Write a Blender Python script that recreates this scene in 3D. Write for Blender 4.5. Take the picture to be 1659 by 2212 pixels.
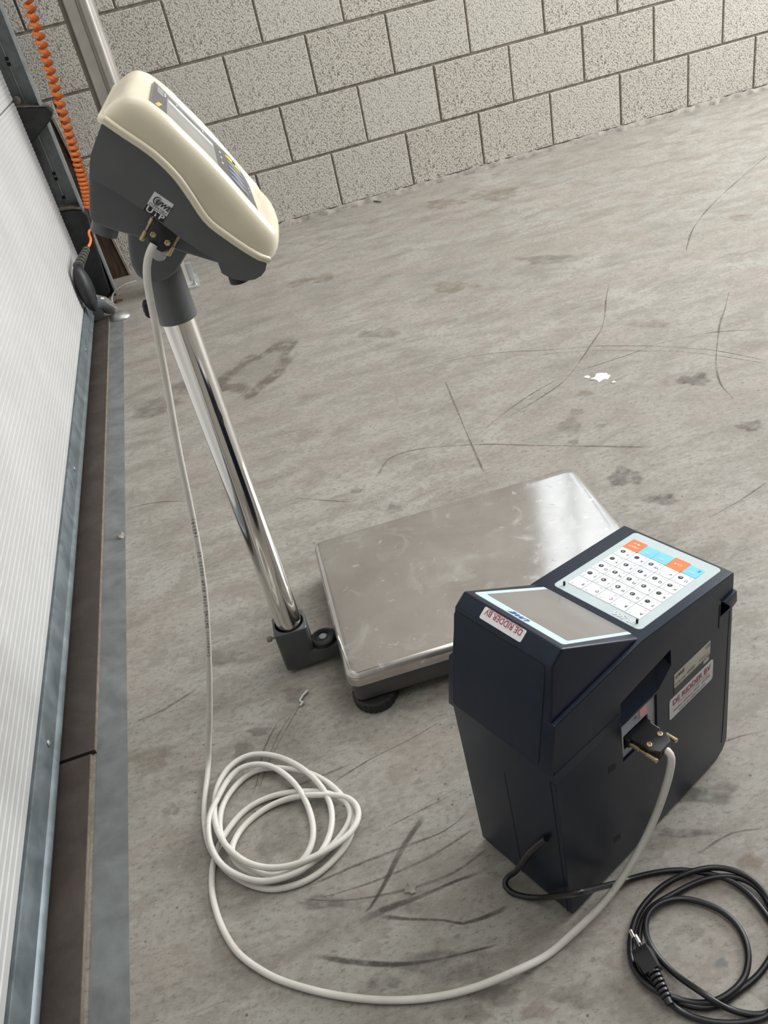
import bpy, bmesh, math, random
from mathutils import Vector, Matrix

# ------------------------------------------------------------------ camera, light, exposure
scene = bpy.context.scene
for _o in list(bpy.data.objects):
    bpy.data.objects.remove(_o)
COL = scene.collection
cam_data = bpy.data.cameras.new('camera')
cam = bpy.data.objects.new('camera', cam_data)
COL.objects.link(cam)
scene.camera = cam
cam_data.sensor_fit = 'AUTO'
cam_data.sensor_width = 36.0
cam_data.lens = 29.2316
cam_data.clip_start = 0.02
cam.matrix_world = Matrix([(0.945583, 0.308314, -0.103993, -0.257332), (-0.258613, 0.518174, -0.815239, -3.314227), (-0.197463, 0.79777, 0.569711, 0.880631), (0.0, 0.0, 0.0, 1.0)])

world = bpy.data.worlds.new('overcast_sky')
scene.world = world
world.use_nodes = True
wn = world.node_tree.nodes['Background']
wn.inputs[0].default_value = (0.80, 0.90, 1.0, 1)
wn.inputs[1].default_value = 1.2
world.cycles.sampling_method = 'NONE'      # the sky only shows through the panes; the daylight lamps carry its light
scene.cycles.max_bounces = 5
scene.cycles.adaptive_threshold = 0.03
scene.cycles.diffuse_bounces = 2
scene.cycles.glossy_bounces = 3
scene.cycles.transmission_bounces = 3


def area_light(name, loc, direction, sx, sy, power, color):
    d = bpy.data.lights.new(name, 'AREA')
    d.shape = 'RECTANGLE'
    d.size, d.size_y = sx, sy
    d.energy = power
    d.color = color
    o = bpy.data.objects.new(name, d)
    o.location = loc
    o.rotation_euler = Vector(direction).to_track_quat('-Z', 'Z').to_euler()
    COL.objects.link(o)
    return o


# daylight entering the hall: window high in the block wall, window band in the right wall; plus an added overhead fill lamp
area_light('daylight_back_window', (2.05, -0.005, 2.26), (0, -1, 0), 2.2, 1.46, 10, (0.93, 0.97, 1.0))
area_light('daylight_right_window', (3.39, -1.3, 1.75), (-1, 0, 0), 2.0, 2.3, 190, (0.965, 0.98, 1.0))
area_light('top_fill_light', (1.3, -2.4, 3.95), (0, 0, -1), 2.4, 4.0, 56, (1.0, 0.975, 0.94))  # added lamp under the closed ceiling for general top light

scene.view_settings.view_transform = 'Standard'
scene.view_settings.look = 'None'
scene.view_settings.gamma = 1.0
scene.view_settings.use_curve_mapping = False
scene.view_settings.exposure = 0.2

R = math.radians
rnd = random.Random(7)

# ------------------------------------------------------------------ measured layout (metres)
SIDE = {'dk3': (0.2353, 0.1912),
 'dk4': (0.1749, 0.1938),
 'lab1': (0.1749, 0.224),
 'lab2': (0.2364, 0.2218),
 'lab3': (0.2365, 0.202),
 'lab4': (0.1749, 0.2042),
 'latch': (0.2537, 0.2646),
 'latch2': (0.2523, 0.2464),
 'latch3': (0.2752, 0.2603),
 'led': (0.1174, 0.2123),
 'pl1': (0.1067, 0.198),
 'pl2': (0.1322, 0.1944),
 'rec1': (0.092, 0.2552),
 'rec1b': (0.0916, 0.2238),
 'rec2': (0.1696, 0.2648),
 'rec3': (0.1703, 0.2384),
 'red1': (0.122, 0.2203),
 'red2': (0.1336, 0.2167),
 'red3': (0.134, 0.204),
 'red4': (0.1223, 0.2071),
 'seam1a': (-0.005, 0.2442),
 'seam1b': (0.0876, 0.2263),
 'seam2a': (-0.0026, 0.23),
 'seam2b': (0.0815, 0.2295),
 'slot1': (0.0968, 0.2025),
 'slot2': (0.1353, 0.1986),
 'slot3': (0.1357, 0.1814),
 'slot4': (0.0971, 0.1789),
 'st1': (0.1664, 0.1923),
 'st2': (0.2429, 0.1899),
 'st3': (0.2425, 0.1624),
 'st4': (0.1671, 0.1616),
 'vent1': (0.0751, 0.1827),
 'vent2': (0.0749, 0.0621),
 'win1': (0.0915, 0.2226),
 'win2': (0.1447, 0.2203),
 'win3': (0.1461, 0.168),
 'win4': (0.0924, 0.1727)}
PLUGEND = [0.119, -0.0385, 0.18]
WHITE = [[-0.3037, -2.4829, 0.6768], [-0.3101, -2.4856, 0.6717], [-0.3173, -2.4882, 0.6609], [-0.3206, -2.49, 0.6486], [-0.3247, -2.4903, 0.6287], [-0.3273, -2.4904, 0.6102], [-0.3331, -2.4907, 0.577], [-0.3401, -2.491, 0.5372],
 [-0.3475, -2.4913, 0.4982], [-0.3543, -2.4916, 0.4598], [-0.361, -2.4919, 0.4162], [-0.369, -2.4921, 0.3673], [-0.3785, -2.4924, 0.3158], [-0.3907, -2.4927, 0.2621], [-0.4062, -2.493, 0.2062], [-0.4237, -2.4932, 0.1474],
 [-0.4434, -2.4935, 0.0855], [-0.4605, -2.4937, 0.0372], [-0.4736, -2.5076, 0.004], [-0.4831, -2.5605, 0.004], [-0.4855, -2.5957, 0.006], [-0.4817, -2.6364, 0.008], [-0.4689, -2.6679, 0.008], [-0.4535, -2.6895, 0.005],
 [-0.4318, -2.7095, 0.004], [-0.411, -2.7204, 0.004], [-0.3852, -2.7242, 0.004], [-0.3601, -2.721, 0.004], [-0.3371, -2.7099, 0.004], [-0.3183, -2.6965, 0.004], [-0.3063, -2.6773, 0.004], [-0.3032, -2.6575, 0.006],
 [-0.3066, -2.6383, 0.01], [-0.32, -2.6084, 0.01], [-0.3398, -2.5823, 0.009], [-0.3641, -2.5628, 0.008], [-0.3943, -2.5458, 0.006], [-0.4176, -2.5434, 0.005], [-0.4398, -2.5551, 0.005], [-0.455, -2.5714, 0.006],
 [-0.4629, -2.5917, 0.009], [-0.4662, -2.6201, 0.011], [-0.461, -2.6452, 0.012], [-0.4492, -2.6685, 0.011], [-0.4334, -2.6894, 0.01], [-0.4132, -2.706, 0.01], [-0.3931, -2.7115, 0.012], [-0.3727, -2.7041, 0.014],
 [-0.3577, -2.6883, 0.016], [-0.3516, -2.6635, 0.015], [-0.3526, -2.632, 0.014], [-0.3599, -2.5996, 0.014], [-0.373, -2.5725, 0.015], [-0.39, -2.5515, 0.016], [-0.4093, -2.5409, 0.016], [-0.4304, -2.5378, 0.014],
 [-0.4479, -2.5501, 0.014], [-0.4632, -2.5761, 0.017], [-0.4743, -2.596, 0.018], [-0.4784, -2.6174, 0.018], [-0.4767, -2.6476, 0.018], [-0.4663, -2.6747, 0.017], [-0.448, -2.695, 0.015], [-0.4248, -2.7113, 0.015],
 [-0.3989, -2.7183, 0.017], [-0.3742, -2.7178, 0.018], [-0.353, -2.7073, 0.017], [-0.3355, -2.6829, 0.012], [-0.3264, -2.6564, 0.011], [-0.3255, -2.6324, 0.013], [-0.3332, -2.6061, 0.018], [-0.3483, -2.5749, 0.015],
 [-0.3696, -2.5439, 0.01], [-0.3952, -2.5217, 0.007], [-0.4202, -2.5144, 0.007], [-0.4446, -2.5237, 0.008], [-0.4623, -2.5491, 0.01], [-0.4688, -2.5823, 0.014], [-0.4691, -2.6111, 0.018], [-0.464, -2.6372, 0.02],
 [-0.4539, -2.6607, 0.02], [-0.436, -2.6849, 0.02], [-0.4134, -2.7016, 0.021], [-0.3879, -2.711, 0.023], [-0.3634, -2.7121, 0.024], [-0.3403, -2.707, 0.022], [-0.3139, -2.696, 0.018], [-0.2978, -2.6781, 0.014],
 [-0.2934, -2.6584, 0.012], [-0.3002, -2.6413, 0.012], [-0.3192, -2.6298, 0.014], [-0.3413, -2.6218, 0.016], [-0.365, -2.6097, 0.01], [-0.3923, -2.6044, 0.005], [-0.4179, -2.6099, 0.004], [-0.439, -2.6223, 0.005],
 [-0.4529, -2.6441, 0.009], [-0.4559, -2.6604, 0.01], [-0.4491, -2.6771, 0.008], [-0.4253, -2.6987, 0.007], [-0.3977, -2.7083, 0.008], [-0.3688, -2.7093, 0.009], [-0.3442, -2.6991, 0.008], [-0.3196, -2.6824, 0.007],
 [-0.3042, -2.6636, 0.008], [-0.3061, -2.6411, 0.01], [-0.3287, -2.6202, 0.012], [-0.3553, -2.6055, 0.01], [-0.3836, -2.594, 0.006], [-0.4108, -2.5916, 0.004], [-0.4364, -2.5993, 0.004], [-0.4575, -2.619, 0.006],
 [-0.4702, -2.6342, 0.005], [-0.4797, -2.6538, 0.004], [-0.4842, -2.6753, 0.004], [-0.4854, -2.6929, 0.004], [-0.4839, -2.7132, 0.004], [-0.4788, -2.74, 0.004], [-0.4677, -2.771, 0.004], [-0.453, -2.7931, 0.004],
 [-0.4252, -2.8222, 0.004], [-0.3838, -2.8515, 0.004], [-0.3494, -2.8705, 0.004], [-0.3132, -2.8863, 0.004], [-0.2722, -2.8987, 0.005], [-0.2309, -2.9056, 0.008], [-0.1885, -2.9089, 0.016], [-0.1504, -2.8993, 0.0023],
 [-0.1148, -2.8904, 0.009], [-0.08, -2.8816, 0.0211], [-0.0531, -2.8748, 0.0419], [-0.0286, -2.8687, 0.0722], [-0.0068, -2.8632, 0.111], [0.0077, -2.8595, 0.1512], [0.0124, -2.8583, 0.1704], [0.0154, -2.8561, 0.184],
 [0.0138, -2.8535, 0.1872], [0.0102, -2.8464, 0.1885]]
CORD = [[-0.1211, -2.8574, 0.1301], [-0.1357, -2.8399, 0.0883], [-0.1496, -2.8139, 0.018], [-0.1577, -2.8076, 0.008], [-0.1643, -2.8129, 0.0045], [-0.1623, -2.8236, 0.0045], [-0.1492, -2.8345, 0.0045], [-0.1329, -2.8469, 0.012],
 [-0.1169, -2.8811, 0.0645], [-0.1111, -2.9035, 0.1021], [-0.0848, -2.8853, 0.0631], [-0.0466, -2.8605, 0.009], [-0.0304, -2.8584, 0.004], [-0.0047, -2.8621, 0.004], [0.0191, -2.8691, 0.004], [0.0354, -2.8787, 0.004],
 [0.0504, -2.8899, 0.005], [0.0597, -2.9008, 0.005], [0.0664, -2.9151, 0.004], [0.0686, -2.9353, 0.004], [0.0689, -2.9438, 0.004], [0.0669, -2.9644, 0.004], [0.0552, -2.989, 0.004], [0.0338, -3.0129, 0.004],
 [0.0142, -3.021, 0.004], [-0.0018, -3.0148, 0.004], [-0.012, -3.0083, 0.004], [-0.02, -3.001, 0.006], [-0.0273, -2.9953, 0.013], [-0.0342, -2.9814, 0.01], [-0.0404, -2.9689, 0.006], [-0.0464, -2.9552, 0.004],
 [-0.0504, -2.9411, 0.004], [-0.0523, -2.93, 0.005], [-0.0518, -2.9186, 0.008], [-0.0463, -2.9078, 0.009], [-0.0382, -2.8999, 0.01], [-0.0259, -2.8952, 0.008], [-0.0103, -2.8942, 0.006], [0.005, -2.8977, 0.004],
 [0.0178, -2.9067, 0.004], [0.0295, -2.9188, 0.004], [0.0361, -2.933, 0.004], [0.0376, -2.948, 0.004], [0.0342, -2.9617, 0.004], [0.026, -2.975, 0.004], [0.0146, -2.9858, 0.004], [0.0011, -2.9928, 0.008], [-0.0125, -2.9968, 0.01],
 [-0.0242, -2.9968, 0.009], [-0.0323, -2.9942, 0.006], [-0.0432, -2.9896, 0.005], [-0.0516, -2.984, 0.005], [-0.0584, -2.9788, 0.007], [-0.0682, -2.9719, 0.009], [-0.074, -2.9629, 0.008], [-0.0771, -2.9523, 0.006],
 [-0.0783, -2.9418, 0.005], [-0.0753, -2.9297, 0.004], [-0.0682, -2.9173, 0.004], [-0.0579, -2.9047, 0.004], [-0.0467, -2.8942, 0.004], [-0.0316, -2.886, 0.004], [-0.0118, -2.8782, 0.004], [0.0092, -2.8762, 0.007],
 [0.0303, -2.8778, 0.01], [0.0486, -2.8804, 0.008], [0.0625, -2.8881, 0.008], [0.0717, -2.8989, 0.01], [0.0791, -2.9121, 0.008], [0.0808, -2.9269, 0.005], [0.0756, -2.9464, 0.004], [0.0652, -2.9637, 0.004],
 [0.0545, -2.9744, 0.004], [0.0426, -2.9809, 0.004], [0.0272, -2.9887, 0.004], [0.0102, -2.9929, 0.004], [-0.0022, -2.9951, 0.004], [-0.0154, -2.9987, 0.004], [-0.0274, -2.9989, 0.004], [-0.0374, -2.9961, 0.004],
 [-0.0475, -2.9902, 0.004], [-0.055, -2.9831, 0.004], [-0.0613, -2.9754, 0.004], [-0.0672, -2.9649, 0.004], [-0.0704, -2.951, 0.004], [-0.0674, -2.9356, 0.004], [-0.0593, -2.9187, 0.004], [-0.0497, -2.9058, 0.004],
 [-0.0381, -2.8965, 0.004], [-0.0233, -2.8915, 0.004], [-0.0057, -2.8902, 0.005], [0.0159, -2.8871, 0.004], [0.036, -2.8882, 0.006], [0.0545, -2.892, 0.006], [0.0666, -2.8986, 0.006], [0.0766, -2.9082, 0.005],
 [0.0794, -2.9214, 0.004], [0.0768, -2.9343, 0.004], [0.0731, -2.9539, 0.008], [0.0584, -2.9827, 0.008], [0.035, -3.0108, 0.008], [0.0127, -3.023, 0.005], [-0.0056, -3.0204, 0.004], [-0.0218, -3.0158, 0.004],
 [-0.0369, -3.0092, 0.004], [-0.049, -3.0007, 0.004], [-0.058, -2.9914, 0.004], [-0.0621, -2.985, 0.008], [-0.064, -2.9817, 0.011]]
PLUGB = [[-0.0642, -2.9821, 0.012], [-0.0654, -2.9671, 0.012], [-0.065, -2.956, 0.012], [-0.0639, -2.9342, 0.012], [-0.0632, -2.9275, 0.012], [-0.062, -2.9168, 0.012], [-0.0628, -2.9088, 0.012], [-0.0676, -2.9283, 0.012],
 [-0.0668, -2.9201, 0.012]]
COIL = [[-0.5021, -0.33, 0.9594], [-0.524, -0.33, 0.8953], [-0.5322, -0.33, 0.7777], [-0.5433, -0.33, 0.6474], [-0.5527, -0.33, 0.543], [-0.5601, -0.33, 0.4544], [-0.5678, -0.33, 0.377], [-0.5785, -0.33, 0.313]]
TAIL = [[-0.5775, -0.34, 0.3149], [-0.5793, -0.35, 0.2753], [-0.5824, -0.355, 0.2559], [-0.5924, -0.36, 0.2538], [-0.6015, -0.37, 0.2572], [-0.6068, -0.38, 0.2473], [-0.6044, -0.4, 0.2364], [-0.6109, -0.42, 0.2265],
 [-0.6217, -0.44, 0.2211]]
JB = [[-0.652, -0.6084, 0.1509], [-0.652, -0.5209, 0.1912], [-0.6208, -0.44, 0.2269]]
SCUFF = [([[-0.077, -1.9311], [-0.0388, -1.8811], [0.0128, -1.8759], [0.0758, -1.8987], [0.1586, -1.9453], [0.2269, -1.9947], [0.3215, -2.0612], [0.4042, -2.1197]], 0.003),
 ([[0.1289, -1.5325], [0.2442, -1.5416], [0.3468, -1.5834], [0.3927, -1.6141], [0.4491, -1.6473], [0.5196, -1.6861], [0.5828, -1.7342], [0.6396, -1.7859], [0.7093, -1.8674], [0.7607, -1.9665]], 0.0021),
 ([[0.3917, -1.6431], [0.459, -1.673], [0.5198, -1.7128], [0.5823, -1.7658], [0.6489, -1.8246], [0.7033, -1.8951], [0.7538, -1.9764]], 0.0015),
 ([[0.8992, -1.6235], [0.8336, -1.7047], [0.7857, -1.7602], [0.7236, -1.8453], [0.6691, -1.9261], [0.6341, -1.9979], [0.6247, -2.0461], [0.6138, -2.067]], 0.003),
 ([[0.7177, -1.3743], [0.6686, -1.4483], [0.5864, -1.5902], [0.5217, -1.6636], [0.4343, -1.7529], [0.3761, -1.8012], [0.2942, -1.8401], [0.2195, -1.8685]], 0.0024),
 ([[0.8452, -1.8472], [0.7593, -1.7901], [0.6843, -1.7698], [0.6199, -1.7614], [0.5641, -1.7683], [0.4772, -1.7697], [0.4079, -1.7731], [0.3103, -1.8031], [0.2149, -1.854], [0.1586, -1.8929]], 0.0021),
 ([[1.6038, -0.775], [1.4118, -0.9101], [1.2246, -1.05], [1.0826, -1.1797], [0.993, -1.2902], [0.9643, -1.3325]], 0.003),
 ([[-0.22, -2.6957], [-0.2407, -2.7106], [-0.2648, -2.7331], [-0.2894, -2.7601], [-0.3115, -2.7806], [-0.3197, -2.783]], 0.0042),
 ([[-0.3277, -2.7912], [-0.2973, -2.789], [-0.2592, -2.7898], [-0.2142, -2.7874], [-0.1813, -2.7888]], 0.0054),
 ([[-0.3088, -2.7913], [-0.2758, -2.8087], [-0.2381, -2.8251], [-0.2205, -2.8358], [-0.1945, -2.8378], [-0.1675, -2.8374]], 0.0042),
 ([[-0.3904, -2.7376], [-0.3499, -2.7573], [-0.3085, -2.7691], [-0.2607, -2.7764], [-0.2106, -2.7769], [-0.1612, -2.7631]], 0.0024),
 ([[-0.3646, -2.7479], [-0.3153, -2.7521], [-0.2758, -2.7517], [-0.2291, -2.7478], [-0.1693, -2.7339]], 0.0021),
 ([[-0.3779, -2.7306], [-0.3548, -2.7277], [-0.3085, -2.7247], [-0.2563, -2.7238], [-0.2035, -2.7229], [-0.1658, -2.7084]], 0.0021),
 ([[-0.3824, -2.8095], [-0.3547, -2.8264], [-0.3177, -2.8445], [-0.2801, -2.8573], [-0.2411, -2.8645], [-0.1916, -2.8707]], 0.0036), ([[-0.3692, -2.4676], [-0.3956, -2.5082], [-0.4125, -2.5578], [-0.4254, -2.5829]], 0.0018),
 ([[-0.3202, -2.4343], [-0.3669, -2.4954], [-0.3972, -2.5406], [-0.4116, -2.5737]], 0.0018), ([[-0.2966, -2.4161], [-0.3392, -2.4539], [-0.3732, -2.4925], [-0.3918, -2.5266]], 0.0015),
 ([[0.17, -1.6206], [0.1494, -1.7608], [0.1311, -1.885], [0.111, -2.031]], 0.003), ([[-0.5764, -2.3719], [-0.5337, -2.3677], [-0.4748, -2.3457]], 0.003), ([[-0.3949, -2.5885], [-0.3502, -2.585], [-0.2858, -2.5819]], 0.0018),
 ([[0.4302, -1.8663], [0.5378, -1.8458], [0.6376, -1.8433]], 0.0012), ([[0.5124, -2.3175], [0.4469, -2.3392], [0.3771, -2.3562]], 0.0024), ([[-0.1569, -2.5657], [-0.2066, -2.5768], [-0.2608, -2.5851], [-0.3154, -2.6002]], 0.0018),
 ([[-0.1572, -2.6766], [-0.2082, -2.6833], [-0.2706, -2.6914]], 0.0015), ([[-0.2503, -1.9077], [-0.2005, -1.9469], [-0.1442, -1.9898]], 0.0018), ([[-0.5875, -1.7508], [-0.5183, -1.7639], [-0.451, -1.8008]], 0.0015),
 ([[0.0398, -2.7623], [0.0935, -2.7431], [0.1747, -2.7423], [0.2068, -2.7493]], 0.003), ([[0.0404, -2.8584], [0.0911, -2.8494], [0.1291, -2.8592]], 0.0018), ([[0.2257, -2.6765], [0.2687, -2.6619]], 0.0018),
 ([[0.2141, -0.1871], [0.3409, -0.2607], [0.5282, -0.4083]], 0.0018)]
STAIN = [([-0.2311, -1.2567], [0.0863, 0.1406], -0.654, 1), ([-0.3861, -1.2341], [0.0886, 0.0645], -0.64, 0), ([-0.4049, -2.6523], [0.023, 0.0291], -0.394, 2), ([-0.5291, -2.5535], [0.0147, 0.0103], -0.403, 0),
 ([-0.3606, -2.7554], [0.033, 0.0088], -0.377, 3), ([-0.2488, -2.8717], [0.0534, 0.0187], -0.362, 3), ([-0.2174, -2.9102], [0.0279, 0.0088], -0.357, 0), ([-0.2136, -2.6521], [0.0083, 0.0068], -0.41, 2),
 ([-0.2042, -2.6708], [0.007, 0.004], -0.407, 2), ([0.7952, -0.3576], [0.1175, 0.081], -0.915, 4), ([0.6196, -0.2939], [0.0816, 0.0585], -0.896, 4), ([0.3176, -1.9692], [0.0274, 0.032], -0.601, 2),
 ([0.3527, -1.9279], [0.0168, 0.0149], -0.613, 2), ([0.3696, -2.0049], [0.0089, 0.0087], -0.601, 2), ([0.4019, -1.87], [0.0192, 0.0159], -0.631, 4), ([0.299, -2.0286], [0.0106, 0.01], -0.588, 2),
 ([-0.0045, -0.6853], [0.0457, 0.0439], -0.762, 4), ([0.0693, -0.7051], [0.036, 0.0437], -0.769, 4), ([-0.5127, -1.2905], [0.0728, 0.0557], -0.618, 0), ([0.6057, -1.9479], [0.0357, 0.0275], -0.644, 3),
 ([0.3232, -2.1826], [0.0318, 0.0319], -0.561, 3), ([0.5897, -2.1558], [0.0235, 0.0195], -0.601, 3), ([-0.2624, -2.8], [0.0156, 0.0063], -0.376, 0), ([-0.3646, -2.8697], [0.0147, 0.0045], -0.354, 0),
 ([-0.3176, -2.8631], [0.0197, 0.0083], -0.359, 3), ([-0.3972, -2.4727], [0.0182, 0.0084], -0.429, 2), ([-0.4238, -2.4955], [0.0152, 0.0163], -0.423, 0), ([-0.4403, -2.2932], [0.0403, 0.0191], -0.459, 0),
 ([1.2078, -1.2122], [0.0378, 0.0308], -0.869, 4), ([0.3417, -2.2754], [0.0298, 0.0159], -0.545, 3), ([-0.1266, -1.956], [0.0136, 0.0098], -0.551, 2), ([-0.1489, -1.886], [0.0102, 0.0087], -0.561, 2),
 ([-0.0782, -2.055], [0.0182, 0.0149], -0.539, 2), ([0.0806, -2.7937], [0.0456, 0.0112], -0.407, 3), ([0.0463, -2.8307], [0.0344, 0.0058], -0.396, 3), ([0.0041, -2.9652], [0.0069, 0.0045], -0.363, 5),
 ([-0.2111, -2.9195], [0.023, 0.0096], -0.355, 0), ([-0.2467, -2.9224], [0.0276, 0.0085], -0.352, 0), ([-0.1821, -2.9439], [0.0179, 0.0084], -0.353, 4), ([0.1152, -2.7951], [0.0202, 0.0063], -0.41, 0),
 ([0.0897, -2.8845], [0.0139, 0.0087], -0.388, 4), ([-0.0072, -2.9267], [0.0179, 0.0077], -0.37, 0), ([-0.1381, -2.9443], [0.0267, 0.0129], -0.356, 0), ([-0.0905, -2.9293], [0.0135, 0.0082], -0.363, 4),
 ([-0.1227, -2.9022], [0.0139, 0.0038], -0.366, 0), ([-0.5508, -2.4557], [0.0289, 0.0254], -0.42, 4), ([-0.3345, -2.4275], [0.0217, 0.0182], -0.444, 0), ([0.3766, -1.0941], [0.0731, 0.0426], -0.755, 4),
 ([0.6631, -1.0935], [0.0851, 0.0372], -0.797, 0), ([0.109, -1.2569], [0.0694, 0.0304], -0.695, 0), ([0.666, -1.6581], [0.0526, 0.0201], -0.706, 4)]
CHIP = [([0.459, -1.8248], 0.022), ([0.4361, -1.8076], 0.006), ([0.4702, -1.8612], 0.005)]
BITS = [([-0.3286, -2.4419], 0.008), ([-0.262, -2.7771], 0.012), ([-0.5946, -1.8539], 0.012), ([0.429, -0.0307], 0.02), ([-0.6054, -0.3424], 0.012), ([-0.6393, -0.2484], 0.014), ([-0.0683, -2.8535], 0.004)]

# ------------------------------------------------------------------ helpers
def link(name, me, mat=None, parent=None, smooth=None):
    o = bpy.data.objects.new(name, me)
    COL.objects.link(o)
    if mat is not None and not me.materials:
        me.materials.append(mat)
    if parent is not None:
        o.parent = parent
    if smooth is not None:
        me.polygons.foreach_set('use_smooth', [True] * len(me.polygons))
        me.set_sharp_from_angle(angle=R(smooth))
    return o


def tag(o, label=None, cat=None, group=None, kind=None):
    if label:
        o['label'] = label
    if cat:
        o['category'] = cat
    if group:
        o['group'] = group
    if kind:
        o['kind'] = kind
    return o


def empty(name, loc=(0, 0, 0), rz=0.0, label=None, cat=None, kind=None):
    o = bpy.data.objects.new(name, None)
    COL.objects.link(o)
    o.location = loc
    o.rotation_euler = (0, 0, rz)
    o.empty_display_size = 0.05
    return tag(o, label, cat, None, kind)


def from_py(name, vs, fs, mat, parent=None, smooth=None):
    me = bpy.data.meshes.new(name)
    me.from_pydata([tuple(v) for v in vs], [], [tuple(f) for f in fs])
    me.validate()
    bm = bmesh.new()
    bm.from_mesh(me)
    bmesh.ops.recalc_face_normals(bm, faces=bm.faces)
    bm.to_mesh(me)
    bm.free()
    return link(name, me, mat, parent, smooth)


def bm_obj(name, bm, mat, parent=None, smooth=35, bevel=0.0, seg=2, angle=25):
    if bevel > 0:
        bmesh.ops.recalc_face_normals(bm, faces=bm.faces)
        es = [e for e in bm.edges if len(e.link_faces) == 2 and e.calc_face_angle(0) > R(angle)]
        bmesh.ops.bevel(bm, geom=es, offset=bevel, segments=seg, profile=0.6, affect='EDGES', clamp_overlap=True)
    bmesh.ops.recalc_face_normals(bm, faces=bm.faces)
    me = bpy.data.meshes.new(name)
    bm.to_mesh(me)
    bm.free()
    return link(name, me, mat, parent, smooth)


def box(name, lo, hi, mat, parent=None, bevel=0.0, seg=2, rot=None, about=None):
    bm = bmesh.new()
    bmesh.ops.create_cube(bm, size=1.0)
    for v in bm.verts:
        for i in range(3):
            v.co[i] = lo[i] if v.co[i] < 0 else hi[i]
        if rot is not None:
            v.co = rot @ (v.co - Vector(about)) + Vector(about)
    return bm_obj(name, bm, mat, parent, 35, bevel, seg)


def prism(name, poly, fn, t0, t1, mat, parent=None, bevel=0.0, seg=2, smooth=35, angle=25):
    """poly of 2-D points mapped by fn(a, b, t), extruded from t0 to t1"""
    bm = bmesh.new()
    A = [bm.verts.new(fn(a, b, t0)) for a, b in poly]
    B = [bm.verts.new(fn(a, b, t1)) for a, b in poly]
    n = len(poly)
    bm.faces.new(A)
    bm.faces.new(B[::-1])
    for i in range(n):
        bm.faces.new((A[i], B[i], B[(i + 1) % n], A[(i + 1) % n]))
    return bm_obj(name, bm, mat, parent, smooth, bevel, seg, angle)


def hull(name, pts, mat, parent=None, bevel=0.0, seg=2, angle=20):
    bm = bmesh.new()
    for q in pts:
        bm.verts.new(q)
    bmesh.ops.convex_hull(bm, input=bm.verts)
    bmesh.ops.dissolve_limit(bm, angle_limit=R(2), verts=bm.verts, edges=bm.edges)
    return bm_obj(name, bm, mat, parent, 35, bevel, seg, angle)


def smooth_path(P, step=0.006):
    P = [Vector(q) for q in P]
    out = []
    n = len(P)
    for i in range(n - 1):
        p0, p1, p2, p3 = P[max(i - 1, 0)], P[i], P[i + 1], P[min(i + 2, n - 1)]
        m = max(2, int((p2 - p1).length / step))
        for k in range(m):
            t = k / m
            t2, t3 = t * t, t * t * t
            out.append(0.5 * ((2 * p1) + (-p0 + p2) * t + (2 * p0 - 5 * p1 + 4 * p2 - p3) * t2 + (-p0 + 3 * p1 - 3 * p2 + p3) * t3))
    out.append(P[-1])
    return out


def relax(P, it=3):
    for _ in range(it):
        Q = list(P)
        for i in range(1, len(P) - 1):
            Q[i] = (P[i - 1] + P[i] * 2 + P[i + 1]) / 4
        P = Q
    return P


def tube_mesh(name, P, r, n=10, closed=False):
    """sweep a circle along the points P with parallel transport; r may be a list"""
    vs, fs = [], []
    N = len(P)
    T = [(P[min(i + 1, N - 1)] - P[max(i - 1, 0)]).normalized() for i in range(N)]
    if closed:
        T = [(P[(i + 1) % N] - P[i - 1]).normalized() for i in range(N)]
    up = Vector((0, 0, 1)) if abs(T[0].z) < 0.9 else Vector((1, 0, 0))
    u = T[0].cross(up).normalized()
    for i in range(N):
        u = (u - T[i] * u.dot(T[i])).normalized()
        w = T[i].cross(u)
        rr = r[i] if isinstance(r, (list, tuple)) else r
        for k in range(n):
            a = 2 * math.pi * k / n
            vs.append(P[i] + (u * math.cos(a) + w * math.sin(a)) * rr)
    for i in range(N if closed else N - 1):
        i2 = (i + 1) % N
        for k in range(n):
            k2 = (k + 1) % n
            fs.append((i * n + k, i * n + k2, i2 * n + k2, i2 * n + k))
    if not closed:
        fs.append(tuple(range(n))[::-1])
        fs.append(tuple((N - 1) * n + k for k in range(n)))
    me = bpy.data.meshes.new(name)
    me.from_pydata([tuple(v) for v in vs], [], fs)
    return me


def tube(name, P, r, mat, parent=None, n=10, closed=False):
    return link(name, tube_mesh(name, [Vector(q) for q in P], r, n, closed), mat, parent, 40)


def lathe(name, prof, mat, parent=None, origin=(0, 0, 0), axis=(0, 0, 1), n=28, smooth=35, lobes=0, depth=0.0):
    """prof: (radius, height) pairs along the axis"""
    ax = Vector(axis).normalized()
    u = ax.orthogonal().normalized()
    w = ax.cross(u)
    o = Vector(origin)
    vs, fs = [], []
    for r, h in prof:
        for k in range(n):
            a = 2 * math.pi * k / n
            rr = r
            if lobes and r > 1e-5:
                rr = r - (depth if (k * lobes * 2 // n) % 2 else 0)
            vs.append(o + ax * h + (u * math.cos(a) + w * math.sin(a)) * max(rr, 1e-5))
    for i in range(len(prof) - 1):
        for k in range(n):
            k2 = (k + 1) % n
            fs.append((i * n + k, i * n + k2, (i + 1) * n + k2, (i + 1) * n + k))
    fs.append(tuple(range(n))[::-1])
    fs.append(tuple((len(prof) - 1) * n + k for k in range(n)))
    return from_py(name, vs, fs, mat, parent, smooth)


def rrect(a0, b0, a1, b1, r, n=4):
    out = []
    for cx, cy, s in ((a1 - r, b1 - r, 0), (a0 + r, b1 - r, 90), (a0 + r, b0 + r, 180), (a1 - r, b0 + r, 270)):
        for k in range(n + 1):
            t = R(s + 90 * k / n)
            out.append((cx + r * math.cos(t), cy + r * math.sin(t)))
    return out


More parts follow.
